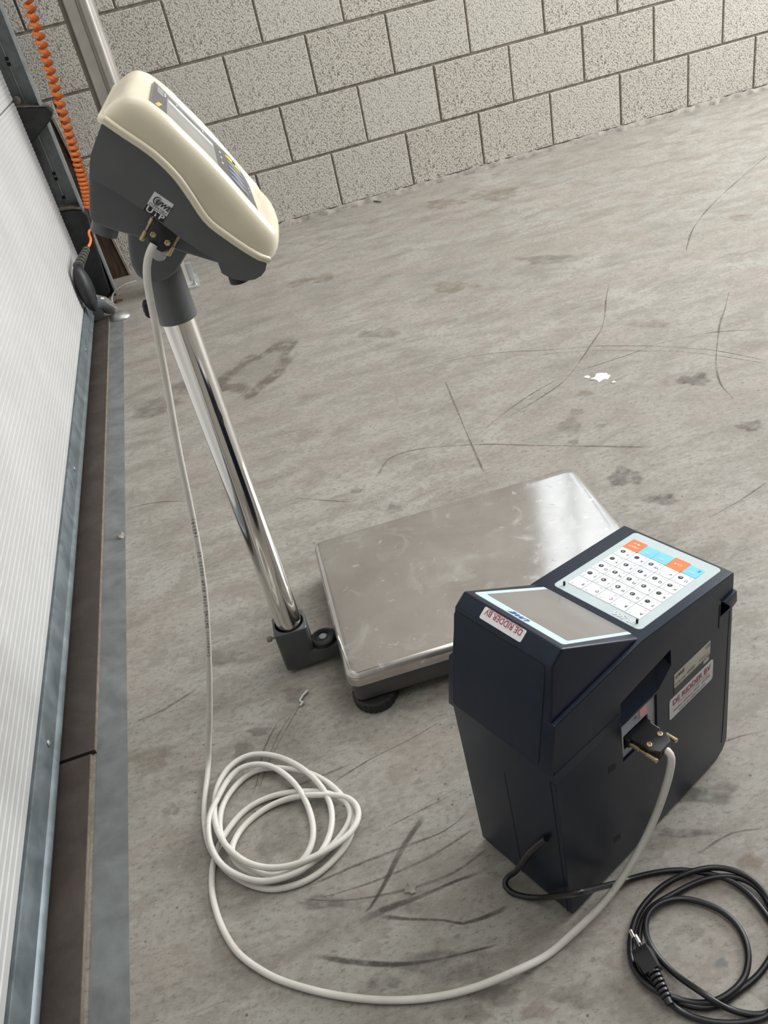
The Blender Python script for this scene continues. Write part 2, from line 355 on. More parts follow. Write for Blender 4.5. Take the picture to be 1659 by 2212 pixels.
def ellipse(ca, cb, ra, rb, n=24):
    return [(ca + ra * math.cos(2 * math.pi * k / n), cb + rb * math.sin(2 * math.pi * k / n)) for k in range(n)]


def text(name, s, size, origin, right, up, mat, parent=None, shear=0.0, stretch=1.0, align='CENTER', thick=0.0, lift=0.0003, depth=0.0):
    """printed lettering: flat glyph mesh laid on a surface; origin = centre of the line"""
    cu = bpy.data.curves.new(name, 'FONT')
    cu.body = s
    cu.size = 1.0
    cu.shear = shear
    cu.align_x = align
    cu.align_y = 'CENTER'
    cu.resolution_u = 3
    cu.offset = thick
    cu.fill_mode = 'BOTH' if depth else 'FRONT'
    tmp = bpy.data.objects.new(name, cu)
    me = bpy.data.meshes.new_from_object(tmp)
    bpy.data.objects.remove(tmp)
    bpy.data.curves.remove(cu)
    rt, uv = Vector(right).normalized(), Vector(up).normalized()
    nn = rt.cross(uv)
    o = Vector(origin) + nn * lift
    for v in me.vertices:
        v.co = o + rt * (v.co.x * size * stretch) + uv * (v.co.y * size)
    me.name = name
    me.materials.clear()
    return link(name, me, mat, parent)


def cut(obj, cutters):
    """subtract cutter objects for good and remove them"""
    for c in cutters:
        m = obj.modifiers.new('cut', 'BOOLEAN')
        m.operation = 'DIFFERENCE'
        m.solver = 'EXACT'
        m.object = c
    bpy.context.view_layer.update()
    dg = bpy.context.evaluated_depsgraph_get()
    me = bpy.data.meshes.new_from_object(obj.evaluated_get(dg))
    old = obj.data
    obj.modifiers.clear()
    obj.data = me
    bpy.data.meshes.remove(old)
    for c in cutters:
        cm = c.data
        bpy.data.objects.remove(c)
        bpy.data.meshes.remove(cm)
    me.set_sharp_from_angle(angle=R(30))
    return obj


# ------------------------------------------------------------------ materials
class NT:
    def __init__(self, name):
        self.m = bpy.data.materials.new(name)
        self.m.use_nodes = True
        self.t = self.m.node_tree
        self.b = self.t.nodes['Principled BSDF']
        self.co = None

    def n(self, kind, **kw):
        x = self.t.nodes.new(kind)
        for k, v in kw.items():
            setattr(x, k, v)
        return x

    def l(self, a, b):
        self.t.links.new(a, b)

    def coords(self, scale=(1, 1, 1), rot=(0, 0, 0), which='Object'):
        tc = self.n('ShaderNodeTexCoord')
        mp = self.n('ShaderNodeMapping')
        mp.inputs['Scale'].default_value = scale
        mp.inputs['Rotation'].default_value = rot
        self.l(tc.outputs[which], mp.inputs[0])
        return mp.outputs[0]

    def noise(self, co, scale, detail=4, rough=0.6, dist=0.0):
        x = self.n('ShaderNodeTexNoise')
        x.inputs['Scale'].default_value = scale
        x.inputs['Detail'].default_value = detail
        x.inputs['Roughness'].default_value = rough
        x.inputs['Distortion'].default_value = dist
        self.l(co, x.inputs['Vector'])
        return x.outputs[0]

    def voro(self, co, scale, feature='F1', out='Distance'):
        x = self.n('ShaderNodeTexVoronoi')
        x.feature = feature
        x.inputs['Scale'].default_value = scale
        self.l(co, x.inputs['Vector'])
        return x.outputs[out]

    def ramp(self, src, stops, interp='LINEAR'):
        x = self.n('ShaderNodeValToRGB')
        x.color_ramp.interpolation = interp
        e = x.color_ramp.elements
        while len(e) < len(stops):
            e.new(0.5)
        for i, (p, c) in enumerate(stops):
            e[i].position = p
            e[i].color = (c, c, c, 1) if isinstance(c, (int, float)) else (*c, 1)
        self.l(src, x.inputs[0])
        return x.outputs[0]

    def mix(self, fac, a, b, mode='MIX'):
        x = self.n('ShaderNodeMix', data_type='RGBA', blend_type=mode)
        for s, v in ((x.inputs[0], fac), (x.inputs[6], a), (x.inputs[7], b)):
            if isinstance(v, (int, float)):
                s.default_value = v
            elif isinstance(v, tuple):
                s.default_value = (*v, 1)
            else:
                self.l(v, s)
        return x.outputs[2]

    def math(self, op, a, b=0.0):
        x = self.n('ShaderNodeMath', operation=op)
        for s, v in ((x.inputs[0], a), (x.inputs[1], b)):
            if isinstance(v, (int, float)):
                s.default_value = v
            else:
                self.l(v, s)
        return x.outputs[0]

    def bump(self, h, strength, dist=0.001):
        x = self.n('ShaderNodeBump')
        x.inputs['Strength'].default_value = strength
        x.inputs['Distance'].default_value = dist
        self.l(h, x.inputs['Height'])
        self.l(x.outputs[0], self.b.inputs['Normal'])

    def set(self, **kw):
        nm = dict(base='Base Color', rough='Roughness', metal='Metallic', spec='Specular IOR Level', alpha='Alpha', coat='Coat Weight', trans='Transmission Weight')
        for k, v in kw.items():
            s = self.b.inputs[nm[k]]
            if isinstance(v, (int, float)):
                s.default_value = v
            elif isinstance(v, tuple):
                s.default_value = (*v, 1)
            else:
                self.l(v, s)
        return self


def plain(name, base, rough=0.5, metal=0.0, spec=0.5, var=0.06, scale=40, bump=0.0, bscale=300):
    """simple procedural finish: base colour with a little tonal noise and optional fine grain"""
    t = NT(name)
    co = t.coords()
    nz = t.noise(co, scale, 2)
    lo = tuple(c * (1 - var) for c in base)
    hi = tuple(min(1, c * (1 + var)) for c in base)
    t.set(base=t.ramp(nz, [(0.3, lo), (0.7, hi)]), rough=rough, metal=metal, spec=spec)
    if bump:
        t.bump(t.noise(co, bscale, 2), bump, 0.0006)
    return t.m


def concrete():
    t = NT('worn_concrete')
    co = t.coords()
    big = t.noise(co, 1.7, 3, 0.6, 0.3)
    mid = t.noise(t.coords((7, 17, 1), (0, 0, R(-8))), 1.0, 6, 0.70, 0.4)
    fine = t.noise(t.coords((1, 1.8, 1), (0, 0, R(10))), 85, 4, 0.8)
    c = t.ramp(big, [(0.3, (0.29, 0.277, 0.242)), (0.5, (0.352, 0.339, 0.30)), (0.72, (0.408, 0.394, 0.354))])
    c = t.mix(t.ramp(mid, [(0.34, 0.95), (0.46, 0.42), (0.57, 0.0)]), c, (0.235, 0.208, 0.176))
    pink = t.noise(t.coords((1.0, 1.5, 1)), 4.2, 3, 0.6, 0.8)
    c = t.mix(t.ramp(pink, [(0.48, 0.0), (0.64, 0.55)]), c, (0.345, 0.297, 0.262))
    c = t.mix(t.ramp(fine, [(0.30, 0.9), (0.48, 0.0)]), c, (0.165, 0.150, 0.127))
    fleck = t.noise(t.coords((1, 1.5, 1), (0, 0, R(14))), 260, 3, 0.7)
    c = t.mix(t.ramp(fleck, [(0.29, 0.85), (0.39, 0.0)]), c, (0.12, 0.108, 0.092))
    flake = t.noise(t.coords((1, 1.3, 1)), 24, 3, 0.6, 0.3)
    c = t.mix(t.ramp(flake, [(0.56, 0.0), (0.58, 0.42), (0.7, 0.48)]), c, (0.255, 0.228, 0.195))
    c = t.mix(t.ramp(fine, [(0.55, 0.0), (0.74, 0.5)]), c, (0.50, 0.485, 0.44))
    blot = t.noise(t.coords((1, 1.4, 1)), 11.0, 4, 0.62, 0.5)
    c = t.mix(t.ramp(blot, [(0.60, 0.0), (0.64, 0.34), (0.74, 0.42)]), c, (0.225, 0.20, 0.168))
    scr = t.noise(t.coords((7, 150, 1), (0, 0, R(22))), 1.2, 2, 0.6)
    c = t.mix(t.ramp(scr, [(0.66, 0.0), (0.72, 0.35)]), c, (0.2, 0.182, 0.155))
    scr2 = t.noise(t.coords((80, 4, 1), (0, 0, R(-35))), 1.0, 2, 0.6)
    c = t.mix(t.ramp(scr2, [(0.68, 0.0), (0.74, 0.3)]), c, (0.2, 0.182, 0.155))
    pit = t.voro(co, 48, 'F1')
    spots = t.noise(co, 9.0, 2)
    dots = t.math('MULTIPLY', t.ramp(pit, [(0.06, 1.0), (0.10, 0.0)]), t.ramp(spots, [(0.5, 0.0), (0.58, 0.8)]))
    c = t.mix(dots, c, (0.085, 0.078, 0.07))
    t.set(base=c, rough=t.ramp(mid, [(0.3, 0.46), (0.7, 0.60)]), spec=0.4)
    return t.m


def blockwork():
    t = NT('split_face_concrete_block')
    co = t.coords()
    warp = t.noise(co, 160, 2, 0.6)
    vec = t.n('ShaderNodeVectorMath', operation='MULTIPLY_ADD')
    t.l(warp, vec.inputs[0])
    vec.inputs[1].default_value = (0.0018, 0.0018, 0.0018)
    t.l(co, vec.inputs[2])
    cell = t.voro(vec.outputs[0], 210, 'F1')
    wob = t.noise(co, 320, 2, 0.75)
    h = t.math('ADD', t.math('MULTIPLY', cell, 0.68), t.math('MULTIPLY', wob, 0.70))
    c = t.ramp(h, [(0.36, (0.66, 0.625, 0.555)), (0.66, (0.55, 0.515, 0.45)), (0.80, (0.37, 0.34, 0.29)), (0.95, (0.16, 0.145, 0.125))])
    tone = t.noise(co, 4.0, 4)
    c = t.mix(t.ramp(tone, [(0.35, 0.25), (0.65, 0.0)]), c, (0.42, 0.385, 0.335))
    oi = t.n('ShaderNodeObjectInfo')
    c = t.mix(t.math('MULTIPLY', oi.outputs['Random'], 0.3), c, (0.60, 0.57, 0.52))
    t.set(base=c, rough=0.95, spec=0.15)
    t.bump(t.math('MULTIPLY', h, -1.0), 0.6, 0.004)
    return t.m


def galvanised(name, base, metal=0.6, rough=0.45):
    t = NT(name)
    co = t.coords()
    sp = t.ramp(t.voro(co, 45, 'F1'), [(0.0, 0.35), (0.8, 0.65)])
    g = t.noise(co, 18, 5, 0.65, 0.6)
    c = t.mix(0.25, t.ramp(g, [(0.3, tuple(x * 0.72 for x in base)), (0.7, tuple(min(1, x * 1.18) for x in base))]), sp, 'OVERLAY')
    t.set(base=c, metal=metal, rough=t.ramp(g, [(0.3, rough - 0.08), (0.7, rough + 0.1)]))
    t.bump(g, 0.05, 0.001)
    return t.m


def brown_board():
    t = NT('brown_film_faced_plywood')
    co = t.coords((1, 1, 1))
    w1 = t.n('ShaderNodeTexWave', wave_type='BANDS', bands_direction='X')
    w1.inputs['Scale'].default_value = 190
    t.l(co, w1.inputs[0])
    w2 = t.n('ShaderNodeTexWave', wave_type='BANDS', bands_direction='Y')
    w2.inputs['Scale'].default_value = 190
    t.l(co, w2.inputs[0])
    grid = t.math('MULTIPLY', w1.outputs[1], w2.outputs[1])
    dirt = t.noise(co, 11, 5, 0.7, 0.4)
    c = t.ramp(grid, [(0.1, (0.048, 0.036, 0.030)), (0.8, (0.068, 0.053, 0.045))])
    c = t.mix(t.ramp(dirt, [(0.45, 0.0), (0.75, 0.4)]), c, (0.13, 0.115, 0.10))
    t.set(base=c, rough=0.55, spec=0.4)
    t.bump(grid, 0.25, 0.0008)
    return t.m


def stainless():
    t = NT('worn_stainless_steel')
    co = t.coords()
    n1 = t.noise(co, 7, 6, 0.62, 0.5)
    n2 = t.noise(t.coords((1, 30, 1)), 14, 4, 0.6)
    n3 = t.noise(co, 17, 7, 0.68, 0.9)
    n4 = t.noise(co, 55, 4, 0.6, 0.5)
    c = t.ramp(n1, [(0.3, (0.40, 0.372, 0.345)), (0.7, (0.53, 0.505, 0.475))])
    smear = t.ramp(n3, [(0.54, 0.0), (0.62, 0.35), (0.74, 0.6)])
    c = t.mix(smear, c, (0.66, 0.645, 0.62))
    c = t.mix(t.ramp(n4, [(0.64, 0.0), (0.70, 0.6)]), c, (0.82, 0.81, 0.79))
    c = t.mix(t.ramp(n4, [(0.27, 0.5), (0.33, 0.0)]), c, (0.28, 0.26, 0.24))
    t.set(base=c, metal=0.72, rough=t.mix(smear, t.ramp(n2, [(0.3, 0.09), (0.7, 0.14)]), (0.40, 0.40, 0.40)))
    t.bump(n2, 0.02, 0.0004)
    return t.m


def chrome():
    t = NT('polished_chrome')
    co = t.coords()
    n1 = t.noise(t.coords((1, 1, 0.12)), 60, 3)
    t.set(base=(0.78, 0.76, 0.73), metal=1.0, rough=t.ramp(n1, [(0.3, 0.07), (0.7, 0.12)]))
    return t.m


def painted_white():
    t = NT('white_coated_steel')
    co = t.coords()
    d = t.noise(co, 3.0, 5, 0.7)
    sp = t.noise(co, 55, 3, 0.6)
    c = t.ramp(d, [(0.3, (0.50, 0.495, 0.48)), (0.65, (0.575, 0.57, 0.555))])
    c = t.mix(t.ramp(sp, [(0.70, 0.0), (0.76, 0.5)]), c, (0.42, 0.40, 0.36))
    t.set(base=c, rough=0.42, spec=0.4)
    return t.m


def mark(name, col, strength, scale=90, lo=0.34, hi=0.6):
    """scuffs and stains: translucent film with ragged coverage"""
    t = NT(name)
    co = t.coords()
    n1 = t.noise(co, scale, 5, 0.7)
    n2 = t.noise(co, scale * 0.12, 3, 0.6)
    a = t.math('MULTIPLY', t.ramp(n1, [(lo, 0.0), (hi, 1.0)]), t.ramp(n2, [(0.3, 0.35), (0.6, 1.0)]))
    at = t.n('ShaderNodeAttribute', attribute_name='cover')
    a = t.math('MULTIPLY', a, at.outputs['Fac'])
    t.set(base=col, rough=0.6, spec=0.3, alpha=t.math('MULTIPLY', a, strength))
    return t.m


def cable_white():
    t = NT('grey_white_pvc')
    co = t.coords()
    n1 = t.noise(co, 22, 4, 0.65, 0.4)
    n2 = t.noise(co, 130, 3, 0.6)
    c = t.ramp(n1, [(0.3, (0.66, 0.63, 0.56)), (0.6, (0.76, 0.74, 0.685))])
    c = t.mix(t.ramp(n2, [(0.62, 0.0), (0.72, 0.35)]), c, (0.42, 0.38, 0.31))
    t.set(base=c, rough=0.5)
    return t.m


def rusty():
    t = NT('brown_weathered_timber')
    co = t.coords((1, 1, 0.25))
    n1 = t.noise(co, 40, 5, 0.7, 0.5)
    c = t.ramp(n1, [(0.3, (0.035, 0.022, 0.014)), (0.55, (0.075, 0.048, 0.032)), (0.8, (0.13, 0.095, 0.07))])
    t.set(base=c, rough=0.85, spec=0.2)
    t.bump(n1, 0.3, 0.002)
    return t.m


M = {}
M['concrete'] = concrete()
M['block'] = blockwork()
M['mortar'] = plain('grey_brown_mortar', (0.235, 0.205, 0.17), 0.95, var=0.3, scale=60, bump=0.6, bscale=260)
M['bed'] = plain('rough_floor_mortar', (0.30, 0.275, 0.24), 0.95, var=0.3, scale=35, bump=0.8, bscale=120)
M['ceil'] = plain('white_steel_deck', (0.62, 0.62, 0.60), 0.7)
M['plaster'] = plain('grey_wall_paint', (0.42, 0.41, 0.39), 0.8)
M['darkwall'] = plain('dark_grey_cladding', (0.20, 0.20, 0.20), 0.8)
M['white'] = painted_white()
M['galv'] = galvanised('galvanised_rail', (0.20, 0.235, 0.25), 0.5, 0.42)
M['galv2'] = galvanised('galvanised_track', (0.29, 0.32, 0.33), 0.45, 0.5)
M['galvlight'] = galvanised('light_galvanised_edge', (0.50, 0.52, 0.51), 0.5, 0.45)
M['strip'] = galvanised('blue_grey_steel_strip', (0.195, 0.208, 0.208), 0.2, 0.6)
M['rubber'] = plain('black_rubber', (0.018, 0.018, 0.019), 0.6, var=0.2)
M['grey_rubber'] = plain('dusty_seal_rubber', (0.055, 0.062, 0.068), 0.65, var=0.25)
M['board'] = brown_board()
M['plyedge'] = plain('pale_plywood_edge', (0.22, 0.175, 0.13), 0.8, var=0.25, scale=90)
M['blackplastic'] = plain('dusty_black_plastic', (0.020, 0.021, 0.023), 0.5, var=0.4, scale=30)
M['dusty'] = plain('dusty_black_edge', (0.15, 0.14, 0.125), 0.8, var=0.4, scale=50)
M['rust'] = rusty()
M['timber_edge'] = plain('beige_lit_timber_edge', (0.25, 0.22, 0.18), 0.9, var=0.3)  # plank edge painted paler for the light on it; clamp screw shares the beige
M['orange'] = plain('orange_polyurethane', (0.95, 0.235, 0.045), 0.38, var=0.08)
M['silver'] = plain('cast_aluminium', (0.45, 0.45, 0.45), 0.42, 0.8, var=0.15)
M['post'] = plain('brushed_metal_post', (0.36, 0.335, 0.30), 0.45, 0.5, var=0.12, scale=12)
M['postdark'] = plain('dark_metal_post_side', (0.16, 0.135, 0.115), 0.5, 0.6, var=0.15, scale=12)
M['steel'] = stainless()
M['chrome'] = chrome()
M['hammer'] = plain('dark_grey_hammered_paint', (0.085, 0.087, 0.086), 0.42, 0.25, var=0.1, bump=0.12, bscale=420)
M['headgrey'] = plain('dark_grey_moulded_plastic', (0.112, 0.120, 0.120), 0.48, var=0.05, bump=0.06, bscale=700)
M['cream'] = plain('cream_moulded_plastic', (0.80, 0.73, 0.555), 0.28, var=0.04, scale=18)
M['panel'] = plain('dark_grey_membrane', (0.085, 0.083, 0.092), 0.35, var=0.05)
M['lcd'] = plain('grey_liquid_crystal_glass', (0.34, 0.335, 0.31), 0.18, var=0.1, scale=25)
M['yellow'] = plain('yellow_key', (0.80, 0.62, 0.04), 0.35)
M['amber'] = plain('amber_print', (0.75, 0.46, 0.06), 0.4)
M['bluegrey'] = plain('blue_grey_key', (0.21, 0.24, 0.28), 0.35)
M['print_white'] = plain('white_print', (0.80, 0.80, 0.80), 0.5)
M['print_black'] = plain('black_print', (0.02, 0.02, 0.025), 0.5)
M['print_grey'] = plain('grey_print', (0.25, 0.25, 0.27), 0.5)
M['print_red'] = plain('red_print', (0.38, 0.02, 0.04), 0.5)
M['print_blue'] = plain('blue_print', (0.015, 0.10, 0.36), 0.4)
M['sticker'] = plain('silver_white_sticker', (0.62, 0.62, 0.64), 0.35)
M['plate'] = plain('silver_rating_plate', (0.52, 0.49, 0.42), 0.35, 0.2)
M['darkplate'] = plain('dark_rating_plate', (0.035, 0.033, 0.028), 0.4)
M['navy'] = plain('dark_navy_plastic', (0.0065, 0.0125, 0.0275), 0.34, spec=0.32, var=0.06, bump=0.1, bscale=900)
M['groove'] = plain('dark_seam', (0.004, 0.005, 0.007), 0.7)
M['frame_blue'] = plain('pale_blue_display_frame', (0.56, 0.71, 0.77), 0.3, var=0.03)
M['screen'] = plain('grey_brown_display_glass', (0.235, 0.22, 0.20), 0.22, var=0.06, scale=20)
M['keypad'] = plain('pale_grey_blue_membrane', (0.52, 0.60, 0.61), 0.35, var=0.03)
M['key'] = plain('white_membrane_key', (0.80, 0.82, 0.83), 0.4, var=0.02)
M['keyorange'] = plain('orange_membrane_key', (0.85, 0.20, 0.045), 0.4, var=0.03)
M['keycyan'] = plain('sky_blue_membrane_key', (0.20, 0.62, 0.86), 0.4, var=0.03)
M['connpanel'] = plain('pale_grey_connector_panel', (0.42, 0.44, 0.47), 0.45)
M['pink'] = plain('pink_paper_seal', (0.85, 0.36, 0.37), 0.6)
M['connblack'] = plain('black_connector_shell', (0.016, 0.016, 0.018), 0.33, var=0.1)
M['brass'] = plain('yellow_zinc_screw', (0.50, 0.40, 0.24), 0.38, 0.8, var=0.15, bump=0.3, bscale=1500)
M['nickel'] = plain('nickel_plated_pin', (0.72, 0.68, 0.58), 0.25, 0.95)
M['wcable'] = cable_white()
M['bcable'] = plain('black_flex', (0.012, 0.012, 0.014), 0.36, var=0.15)
M['ink'] = plain('cable_ink', (0.02, 0.02, 0.02), 0.6)
M['scuff'] = mark('dark_scuff', (0.095, 0.086, 0.074), 0.95, 120, 0.2, 0.48)
M['scuff_faint'] = mark('faint_scuff', (0.13, 0.118, 0.10), 0.7, 120, 0.25, 0.55)
M['stain0'] = mark('brown_stain', (0.20, 0.178, 0.15), 0.55, 22)
M['stain1'] = mark('ring_stain', (0.19, 0.16, 0.128), 0.95, 26)
M['stain2'] = mark('grey_stain', (0.19, 0.175, 0.155), 0.6, 12)
M['stain3'] = mark('black_smear', (0.105, 0.095, 0.09), 0.65, 45)
M['stain4'] = mark('rusty_stain', (0.30, 0.225, 0.165), 0.55, 20)
M['stain5'] = mark('blue_paint_spot', (0.13, 0.19, 0.235), 0.7, 40)
M['paper'] = plain('white_plaster_flake', (0.80, 0.80, 0.78), 0.8)
M['leaf'] = plain('dry_brown_leaf', (0.11, 0.06, 0.03), 0.8, var=0.4)
M['clear'] = plain('clear_plastic_shred', (0.62, 0.62, 0.60), 0.25)
M['glass'] = NT('window_glass').set(base=(0.9, 0.95, 0.95), rough=0.05, trans=1.0).m

# ------------------------------------------------------------------ the hall
XL, XR, YB, YF, ZC = -0.80, 3.4, 0.0, -7.0, 4.0
floor = box('floor', (XL, YF, -0.10), (XR, 0.02, 0.0), M['concrete'])
tag(floor, kind='structure')
tag(box('ceiling', (XL - 0.1, YF, ZC), (XR + 0.1, 0.2, ZC + 0.1), M['ceil']), kind='structure')
tag(box('wall_front', (XL - 0.1, YF - 0.15, -0.1), (XR + 0.1, YF, ZC), M['darkwall']), kind='structure')

# wall_back: mortar core with the block faces proud of it, window opening 0.95..3.95 x 1.5..3.0
WX0, WX1, WZ0, WZ1 = 0.93, 3.17, 1.50, 3.02
bm = bmesh.new()
for lo, hi in (((XL - 0.1, 0.006, -0.1), (WX0, 0.2, ZC)), ((WX1, 0.006, -0.1), (XR + 0.1, 0.2, ZC)), ((WX0, 0.006, -0.1), (WX1, 0.2, WZ0)), ((WX0, 0.006, WZ1), (WX1, 0.2, ZC))):
    r = bmesh.ops.create_cube(bm, size=1.0)
    for v in r['verts']:
        for i in range(3):
            v.co[i] = lo[i] if v.co[i] < 0 else hi[i]
wall_back = tag(bm_obj('wall_back', bm, M['mortar']), kind='structure')
BW, BH, BZ0 = 0.2975, 0.2, 0.0136
G = 0.0045
blk_cache = {}


def block(x0, x1, z0, z1, k):
    key = (round(x1 - x0, 3), round(z1 - z0, 3))
    if key not in blk_cache:
        bm = bmesh.new()
        bmesh.ops.create_cube(bm, size=1.0)
        for v in bm.verts:
            v.co = Vector((v.co.x * (x1 - x0), v.co.y * 0.05, v.co.z * (z1 - z0)))
        es = [e for e in bm.edges if all(v.co.y < 0 for v in e.verts)]
        bmesh.ops.bevel(bm, geom=es, offset=0.0022, segments=1, affect='EDGES')
        me = bpy.data.meshes.new('block')
        bm.to_mesh(me)
        bm.free()
        me.materials.append(M['block'])
        blk_cache[key] = me
    o = bpy.data.objects.new('block', blk_cache[key])
    COL.objects.link(o)
    o.location = ((x0 + x1) / 2, 0.025 + rnd.uniform(-0.0012, 0.0012), (z0 + z1) / 2)
    o.parent = wall_back
    return o


rest = []
for c in range(19):
    z0, z1 = BZ0 + c * BH + G, BZ0 + (c + 1) * BH - G
    if c == 0:
        z0 = 0.019
    off = 0.0 if c % 2 == 0 else 0.5
    for k in range(-4, 13):
        x0, x1 = (k + off) * BW + G * 0.8, (k + off + 1) * BW - G * 0.8
        x0, x1 = max(x0, XL - 0.05), min(x1, XR)
        if x1 - x0 < 0.03:
            continue
        if z1 > WZ0 and z0 < WZ1:
            if x0 > WX0 - 0.01 and x1 < WX1 + 0.01:
                continue
            if x0 < WX0 < x1:
                x1 = WX0
            if x0 < WX1 < x1:
                x0 = WX1
            if x1 - x0 < 0.03:
                continue
        if c < 9 and x0 < 4.4:
            block(x0, x1, z0, min(z1, ZC - 0.01), k)
        else:
            rest.append((x0, x1, z0, min(z1, ZC - 0.01)))
bm = bmesh.new()
for x0, x1, z0, z1 in rest:
    r = bmesh.ops.create_cube(bm, size=1.0)
    for v in r['verts']:
        v.co = Vector((x0 if v.co.x < 0 else x1, 0.0 if v.co.y < 0 else 0.03, z0 if v.co.z < 0 else z1))
tag(bm_obj('upper_blocks', bm, M['block'], wall_back), kind='stuff')
# ragged mortar bed along the foot of the wall
vs, fs = [], []
NB = 260
for i in range(NB + 1):
    x = XL + (XR - XL) * i / NB
    a = 0.011 + 0.005 * math.sin(i * 1.7) + rnd.uniform(-0.003, 0.004)
    b = 0.018 + rnd.uniform(-0.004, 0.004)
    vs += [(x, -a, -0.001), (x, -a * 0.6, b * 0.6), (x, -0.0005, b), (x, 0.03, b)]
for i in range(NB):
    for k in range(3):
        q = i * 4 + k
        fs.append((q, q + 4, q + 5, q + 1))
from_py('mortar_bed', vs, fs, M['bed'], wall_back, 60)

# window_1 high in the block wall: frame, glazing bars, panes
win = tag(empty('window_1', (0, 0, 0)), kind='structure')
for lo, hi in (((WX0, 0.0, WZ0), (WX1, 0.08, WZ0 + 0.04)), ((WX0, 0.0, WZ1 - 0.04), (WX1, 0.08, WZ1)), ((WX0, 0.0, WZ0 + 0.04), (WX0 + 0.04, 0.08, WZ1 - 0.04)), ((WX1 - 0.04, 0.0, WZ0 + 0.04), (WX1, 0.08, WZ1 - 0.04))):
    box('window_frame', lo, hi, M['darkwall'], win, 0.004)
for k in range(8):
    x = 1.135 + k * 0.25
    box('glazing_bar', (x - 0.016, -0.035, WZ0 + 0.03), (x + 0.016, -0.012, WZ1 - 0.03), M['darkwall'], win, 0.003)
    if k:
        box('pane', (x - 0.232, 0.05, WZ0 + 0.04), (x - 0.018, 0.056, WZ1 - 0.04), M['glass'], win)

# right wall with its window band
wr = []
RY0, RY1, RZ0, RZ1 = -2.3, -0.3, 0.6, 2.9
bm = bmesh.new()
for lo, hi in (((XR, YF, -0.1), (XR + 0.15, RY0, ZC)), ((XR, RY1, -0.1), (XR + 0.15, 0.2, ZC)), ((XR, RY0, -0.1), (XR + 0.15, RY1, RZ0)), ((XR, RY0, RZ1), (XR + 0.15, RY1, ZC))):
    r = bmesh.ops.create_cube(bm, size=1.0)
    for v in r['verts']:
        for i in range(3):
            v.co[i] = lo[i] if v.co[i] < 0 else hi[i]
tag(bm_obj('wall_right', bm, M['plaster']), kind='structure')
win2 = tag(empty('window_2', (0, 0, 0)), kind='structure')
for y in (RY0, RY0 + 0.667, RY0 + 1.333, RY1):
    box('glazing_bar', (XR - 0.06, y - 0.03, RZ0), (XR - 0.03, y + 0.03, RZ1), M['darkwall'], win2, 0.003)
for z in (RZ0, RZ1):
    box('window_frame', (XR - 0.06, RY0, z - 0.03), (XR - 0.03, RY1, z + 0.03), M['darkwall'], win2, 0.003)
box('pane', (XR + 0.06, RY0, RZ0), (XR + 0.066, RY1, RZ1), M['glass'], win2)

# left side: sectional door (plane x = -0.68), wall beside and above it
DX, DY1, DY0, DZ = -0.68, -0.275, -5.6, 2.6
bm = bmesh.new()
for lo, hi in (((XL - 0.1, YF, -0.1), (XL, 0.2, ZC)), ((XL, YF, -0.1), (-0.70, DY0 - 0.05, ZC)), ((XL, DY0 - 0.05, DZ + 0.02), (-0.70, 0.0, ZC))):
    r = bmesh.ops.create_cube(bm, size=1.0)
    for v in r['verts']:
        for i in range(3):
            v.co[i] = lo[i] if v.co[i] < 0 else hi[i]
tag(bm_obj('wall_left', bm, M['plaster']), kind='structure')
door = tag(empty('door_1', (DX, (DY0 + DY1) / 2, 0)), kind='structure')
door.location = (0, 0, 0)


def ribbed_panel(z0, z1):
    prof = [(DX - 0.035, z0), (DX - 0.004, z0), (DX, z0 + 0.004)]
    z = z0 + 0.008
    P = 0.012
    while z + P < z1 - 0.006:
        prof += [(DX, z), (DX, z + 0.0072), (DX - 0.0013, z + 0.0086), (DX - 0.0013, z + 0.0106)]
        z += P
    prof += [(DX, z1 - 0.004), (DX - 0.004, z1), (DX - 0.035, z1)]
    n = len(prof)
    vs = [(x, DY0, z) for x, z in prof] + [(x, DY1, z) for x, z in prof]
    fs = [(i, i + 1, n + i + 1, n + i) for i in range(n - 1)] + [tuple(range(n))[::-1], tuple(range(n, 2 * n)), (0, n, 2 * n - 1, n - 1)]
    return from_py('door_panel', vs, fs, M['white'], door)


zs = [0.084, 0.655, 1.23, 1.80, 2.37, 2.6]
for a, b in zip(zs[:-1], zs[1:]):
    ribbed_panel(a + 0.0015, b - 0.0015)
# galvanised bottom rail with a rolled ridge, rubber seal below
prof = [(-0.715, 0.022), (-0.6785, 0.022), (-0.6745, 0.026), (-0.6725, 0.030), (-0.6725, 0.0335), (-0.6745, 0.038), (-0.6770, 0.041), (-0.6770, 0.0815), (-0.6782, 0.0840), (-0.715, 0.0840)]
prism('bottom_rail', prof, lambda a, b, t: (a, t, b), DY0, DY1, M['galv'], door, smooth=30)
seal = [(-0.712, 0.0), (-0.690, 0.0), (-0.684, 0.006), (-0.682, 0.013), (-0.684, 0.020), (-0.690, 0.024), (-0.712, 0.024)]
vs, fs = [], []
NS = 60
for i in range(NS + 1):
    y = DY0 + (DY1 - DY0) * i / NS
    w = 0.0022 * math.sin(i * 0.9) + 0.0016 * math.sin(i * 2.3)
    for x, z in seal:
        vs.append((x + (w if x > -0.689 else 0), y, z * 0.5 + 0.0118))
n = len(seal)
for i in range(NS):
    for k in range(n):
        k2 = (k + 1) % n
        fs.append((i * n + k, i * n + k2, (i + 1) * n + k2, (i + 1) * n + k))
from_py('bottom_seal', vs, fs, M['grey_rubber'], door, 50)
for y in (-2.42, -1.62, -0.9, -3.2):
    lathe('rail_screw', [(0.0001, 0.0), (0.005, 0.0), (0.0052, 0.0015), (0.003, 0.003), (0.0001, 0.0032)], M['silver'], door, (-0.6770, y, 0.060), (1, 0, 0), 12)
